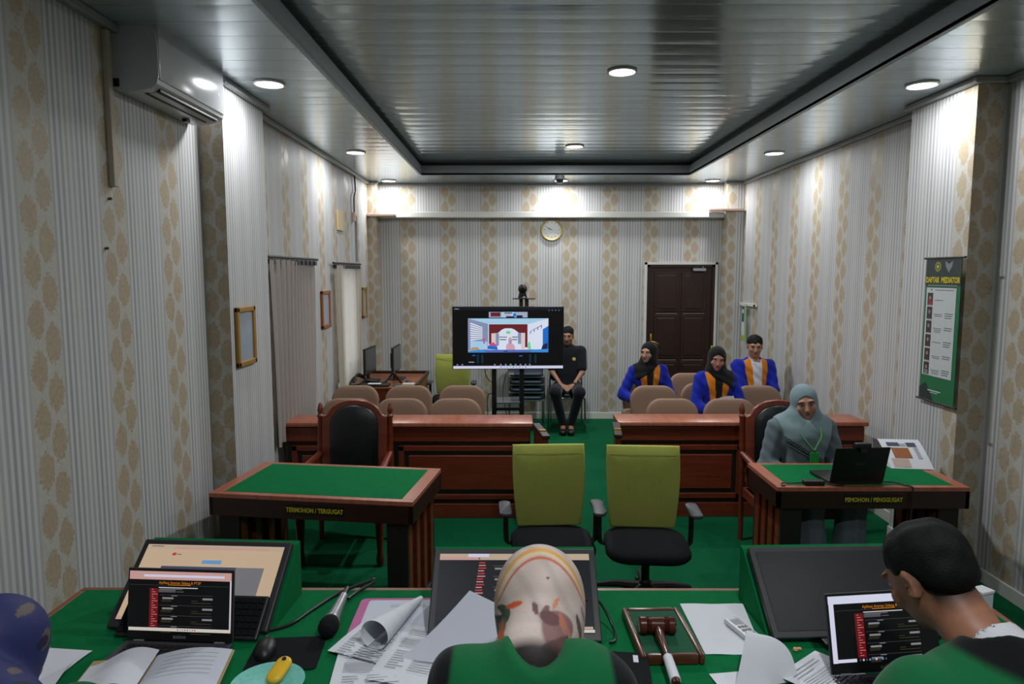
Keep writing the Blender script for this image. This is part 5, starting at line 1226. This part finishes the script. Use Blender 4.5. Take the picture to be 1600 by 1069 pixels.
def slacks(par, P, col=(26, 26, 32), res=.009):
    F = Field((-.35, -.6, .04), (.35, .25, P.z+.14), res); F.ell(P.pel, (.172, .128, .11), None, .05); legs(F, P, .008); F.half((0, 0, .1), (0, 0, -1), .01); F.build('trousers', CLOTH, col, par)
p = person('student in blue blazer and black headscarf looking sideways, leftmost of the three', (1.48, 7.43, 0), 0)
P = pose(.42, .158, .05, .35, .5, None, (2, 0, -38), wl=(.1, -.22, .60), wr=(-.15, -.2, .62), tw=.86, foot=(-.3, .12))
body(p, P, (168, 124, 104), .007, 1.); hijab(p, P, .006, (20, 20, 23), front=.2, off=.03, cuts=(((0, 0, .085), (.75, 0, -1)), ((.12, 0, 0), (1, 0, -.2)), ((-.15, 0, 0), (-1, 0, -.2)))); blazer(p, P, fem=1.); slacks(p, P); shoes(p, P)
p = person('student in blue blazer and black headscarf holding papers, middle of the three', (2.02, 6.73, 0), -2)
P = pose(.45, .158, .05, .35, .49, None, (10, 4, -6), wl=(.1, -.24, .64), wr=(-.06, -.24, .66), tw=.86, foot=(-.3, .12))
body(p, P, (172, 118, 102), .007, 1.); hijab(p, P, .006, (20, 20, 23), front=.22, off=.03, cuts=(((0, 0, .085), (-.75, 0, -1)), ((.15, 0, 0), (1, 0, -.2)), ((-.12, 0, 0), (-1, 0, -.2)))); blazer(p, P, fem=1.); slacks(p, P); shoes(p, P)
t = thing('held_paper', 'white paper held in the lap of the middle student', 'paper', (2.02, 6.73, 0), -2)
MB().grid(lambda u, v: (-.03+.2*u-.1*v, -.36+.05*u-.03*v, .60+.2*v+.06*u+.015*math.sin(u*4)), 8, 8).build('sheet', M_['paper'], t, angle=80)
p = person('young man in blue blazer with orange lapels and white shirt, rightmost student', (2.64, 7.43, 0), 4)
P = pose(.44, .185, .05, .37, .535, V3(0, .015, 1.205), (10, 0, -16), wl=(.05, -.27, .63), wr=(-.05, -.27, .63), foot=(-.3, .12))
body(p, P, (164, 118, 96), .006, fd={1: V3(-.8, -.4, -.2), -1: V3(.8, -.4, -.2)}, extra=fade(P)); short_hair(p, P, .005, (14, 13, 14), -.02, .05, .007, 1.); blazer(p, P, (196, 198, 206), open_=.042, nk=.035); slacks(p, P); shoes(p, P)
F = Field(P.neck-.14, P.neck+.14, .005); F.cone(P.neck+V3(0, .0, -.06), P.neck+V3(0, -.006, .012), .07, .064, .02); F.half(P.neck+V3(0, -.01, .02), (0, -.45, 1), .006); F.ell(P.neck+V3(0, -.085, .015), (.03, .05, .075), None, .008, 's')
F.build('shirt_collar', CLOTH, (204, 206, 212), p)
# --- woman in grey at the right table
p = person('woman in grey headscarf and tunic with green name card at the right table', (2.0, 4.62, 0), 0)
P = pose(.45, .172, .06, .345, .47, V3(-.0, .02, 1.115), (6, -9, -14), wl=(.13, -.2, .665), wr=(-.12, -.2, .665), tw=.92, px=.45)
GREY = (96, 110, 116)
body(p, P, (176, 128, 108), .006, 1.)
def trimband(v):                                       # toothed dark trim along the slanting hem of the scarf
    e = v[:, 2]-P.chest[2]+.13+.6*v[:, 0]
    return (e > .012) & (e < .05) & ((np.sin((v[:, 0]-v[:, 2])*300) > -.2) | (e < .02)) & (v[:, 1] < P.chest[1])
hijab(p, P, .0045, paint((122, 142, 148), (lambda v: np.clip(.5+.5*np.sin(v[:, 2]*60+v[:, 0]*30), 0, 1)*.35, (96, 114, 122)), (trimband, (24, 30, 34))), cuts=(((0, 0, -.13), (-.6, 0, -1)), ((.15, 0, 0), (1, 0, -.35)), ((-.15, 0, 0), (-1, 0, -.35))), off=.038, front=.04, folds=.001)
F = Field((-.45, -.5, .45), (.45, .35, P.z+.6), .006); torso(F, P, .018, .06, 1.); arms(F, P, .024, .95); F.ell(P.neck+V3(0, -.035, .07), (.07, .075, .07), None, .012, 's'); F.half((0, 0, .5), (0, 0, -1), .01)
F.wave(lambda x, y, z: .002*np.sin(z*70+x*60)+.0015*np.sin(x*95-z*30)); F.build('tunic', CLOTH, GREY, p)
F = Field((-.35, -.62, .05), (.35, .25, .66), .009); F.ell(P.pel, (.18, .135, .11), None, .05); legs(F, P, .022, .045); F.half((0, 0, .14), (0, 0, -1), .01); F.wave(lambda x, y, z: .004*np.sin(x*90)); F.build('trousers', CLOTH, (92, 100, 108), p)
shoes(p, P, (40, 36, 36))
t = thing('name_card', 'bright green name card hanging on a lanyard from the woman in grey', 'name card', (2.0, 4.62, .03), 0)
MB().tube([(.075, -.075, P.z+.41), (.06, -.13, P.z+.34), (.0, -.165, P.z+.255)], .006, 0, 6).tube([(-.085, -.08, P.z+.38), (-.05, -.135, P.z+.32), (.0, -.165, P.z+.255)], .005, 0, 6).build('lanyard', mat('green_strap', (70, 132, 84), .7), t)
MB().box((.0, -.172, P.z+.195), (.06, .006, .1), 0, .002).build('card', mat('green_card', (24, 156, 66), .4), t, smooth=False)
MB().box((.0, -.17, P.z+.252), (.012, .008, .018), 0, .001).build('clip', M_['chrome'], t, smooth=False)
# --- the three judges in the foreground (they face the room, so turned half round)
def judge(lb, loc, rz): return person(lb, loc, rz)
ROBE, RBLK = (14, 92, 52), (16, 17, 19)
p = judge('judge in floral headscarf and green robe seen from behind, centre foreground', (.035, 1.28, .15), 180)
P = pose(.42, .13, -.02, .38, .535, V3(-.025, -.235, 1.068), (46, 0, 0), wl=(.16, -.3, .83), wr=(-.16, -.3, .83), pole=(0, .9, -1), tw=.86, px=.25, sh=.508)
body(p, P, (176, 128, 108), .007, 1., extra=((lambda v: ((v-P.hc) @ P.H)[:, 1] > -.02, (28, 25, 26)),))
def floral(v):
    q = (v-P.hc) @ P.H; r = np.linalg.norm(q*V3(1.15, .95, 1), axis=1)+1e-6
    a = q[:, 0]; b = q[:, 2]                         # seen from behind: x across, z up the crown
    n = q/r[:, None]; uu = n[:, 0]; ww = np.arctan2(n[:, 2], n[:, 1])+1.05      # angle over the crown from back (0) to top
    c = np.tile(np.array(lin((196, 180, 172))), (len(v), 1))
    def lay(m, col, al=1.):
        nonlocal c
        m = (np.clip(m, 0, 1)*al)[:, None]; c = c*(1-m)+np.array(lin(col))*m
    lay(.5+.5*np.sin(uu*9+ww*5), (176, 156, 150), .5); lay(np.sin(uu*13-ww*7)-.3, (150, 146, 136), .6)
    st = ww-1.62-.35*(uu-.1)**2+.5*np.clip(uu-.1, 0, 1)**2
    lay(1.5-np.abs(ww-1.72+.75*(uu-.05)**2)*18, (206, 150, 62)); lay(1.4-np.abs(ww-1.52+.85*(uu-.0)**2)*34, (186, 92, 58)); lay(1.2-np.abs(ww-1.62+.8*(uu)**2)*22, (214, 192, 140), .7)
    def leaf(u0, w0, ang, l, wd, col):
        if u0 > .55: u0, l, wd = u0-.13, l*1.25, wd*1.35
        ca, sa = math.cos(ang), math.sin(ang); s_ = (uu-u0)*ca+(ww-w0)*sa; t_ = -(uu-u0)*sa+(ww-w0)*ca
        lay((1-(s_/l)**2-(t_/wd)**2)*4, col)
    for u0, w0, an, l, wd, col in ((.74, .75, .8, .2, .07, (58, 70, 60)), (.8, .55, -.4, .2, .08, (52, 60, 54)), (.66, .55, .3, .12, .05, (72, 84, 70)), (.62, .5, .35, .13, .04, (176, 82, 40)), (.58, .84, -.2, .13, .045, (186, 84, 40)), (.7, .35, 1.2, .16, .05, (150, 96, 44)), (.86, .3, .6, .2, .08, (66, 58, 50)), (.7, .05, .3, .18, .07, (70, 48, 46)),
                                    (.1, .78, 1.2, .1, .045, (110, 80, 84)), (-.05, .74, -.9, .1, .05, (120, 90, 94)), (-.22, .85, 2.2, .12, .035, (190, 128, 96)), (-.22, .55, .3, .26, .2, (132, 100, 98)), (-.1, .66, .3, .16, .08, (104, 74, 76)), (-.3, .5, 1.1, .16, .06, (160, 112, 104)), (-.16, .42, .1, .2, .06, (96, 66, 68)), (-.28, .6, 1.4, .12, .045, (176, 110, 84)), (.02, .3, .9, .18, .1, (124, 92, 90)), (-.12, .2, 2., .15, .06, (166, 108, 92)), (.08, .1, .2, .16, .05, (104, 72, 74)), (-.3, .2, 1.7, .26, .03, (196, 140, 100)), (-.6, .4, 1.5, .3, .05, (96, 78, 76)), (-.45, .1, 1.4, .2, .06, (112, 92, 88)), (-.75, .6, 1.4, .3, .04, (150, 128, 120)), (.3, -.1, 1.5, .2, .05, (84, 58, 56)), (0, -.15, .1, .3, .05, (70, 52, 52)), (-.1, 1.2, .4, .02, .03, (120, 60, 60))):
        leaf(u0, w0, an, l, wd, col)
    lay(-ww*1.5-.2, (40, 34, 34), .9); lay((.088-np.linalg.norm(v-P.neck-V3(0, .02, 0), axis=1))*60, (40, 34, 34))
    return c
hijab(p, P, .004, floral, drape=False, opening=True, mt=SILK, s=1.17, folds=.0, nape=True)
def robe(par, P, res=.007, gw=.15, collar=False, cut=((0, -.06, .125), (.1, .11, .075)), rise=0):
    F = Field((-.45, -.55, P.z-.14), (.45, .32, P.z+.66), res); torso(F, P, .035, .07); arms(F, P, .04, .95, .04)
    if rise: F.cone(P.neck+V3(0, .02, -.07), P.neck+V3(0, .0, rise), .11, .085, .05)
    F.ell(P.neck+V3(*cut[0]), cut[1], None, .012, 's')
    F.wave(lambda x, y, z: .004*np.sin(x*42+z*14)+.003*np.sin(x*23-z*40))
    lay = [(lambda v: np.clip((np.abs(v[:, 0])-gw-.03*np.clip((P.z+.48-v[:, 2])*4, -1, 1))*120, 0, 1), RBLK)]
    if collar: lay.append((lambda v: np.clip((.106-np.linalg.norm(v-P.neck, axis=1))*80, 0, 1), RBLK))
    F.build('robe', CLOTH, paint(ROBE, *lay), par)
robe(p, P, gw=.165, cut=((-.022, -.0, .126), (.085, .17, .085)))
slacks(p, P); shoes(p, P)
p = judge('judge in navy patterned headscarf at the left edge of the picture', (-1.19, 1.26, .15), 172)
P = pose(.43, .165, -.05, .36, .48, V3(0, -.2, .99), (34, 0, 0), wl=(.1, -.3, .82), wr=(-.1, -.3, .82), pole=(0, .9, -1), tw=.9, px=.2)
body(p, P, (176, 128, 108), .008, 1.)
hijab(p, P, .005, paint((38, 44, 92), (lambda v: (np.sin(v[:, 0]*60+v[:, 2]*22)*np.sin(v[:, 2]*34+v[:, 1]*20) > .72), (96, 84, 84)), (lambda v: (np.sin(v[:, 0]*33-v[:, 1]*20)*np.sin(v[:, 2]*51) > .8), (30, 30, 54))), cuts=(((0, 0, -.1), (0, 0, -1)),), mt=SILK, s=1.06, off=.06, folds=.004)
robe(p, P); slacks(p, P); shoes(p, P)
p = judge('young man judge in green robe with short black hair, right foreground', (.995, 1.28, .15), 188)
P = pose(.45, .185, -.03, .38, .52, V3(.035, -.2, 1.175), (36, 6, 15), wl=(.1, -.22, .8), wr=(-.1, -.22, .8), pole=(0, .9, -1), hs_=.97, px=.2)
body(p, P, (146, 100, 78), .005, extra=fade(P))
short_hair(p, P, .004, (9, 9, 10), -.03, .05, .003)
robe(p, P, gw=.27, collar=True, cut=((0, -.05, .1), (.085, .085, .07)))
F = Field(P.neck-.16, P.neck+.16, .005); d_ = P.hc+P.H @ V3(0, .03, -.08)
F.cone(P.neck+V3(0, .012, .01), P.neck*.45+d_*.55, .068, .066, .02); F.cone(P.neck*.52+d_*.48, P.neck*.35+d_*.65, .064, .066, .01, 's'); F.build('shirt_collar', CLOTH, (190, 190, 196), p)
slacks(p, P); shoes(p, P)
for x, y, lb in ((.055, 1.24, 'office chair under the judge in floral headscarf'), (-1.19, 1.22, 'office chair under the judge in navy headscarf'), (.995, 1.24, 'office chair under the young man judge')):
    c_ = dup(tc_, (x, y, .15), 180, lb)
    del c_['group']
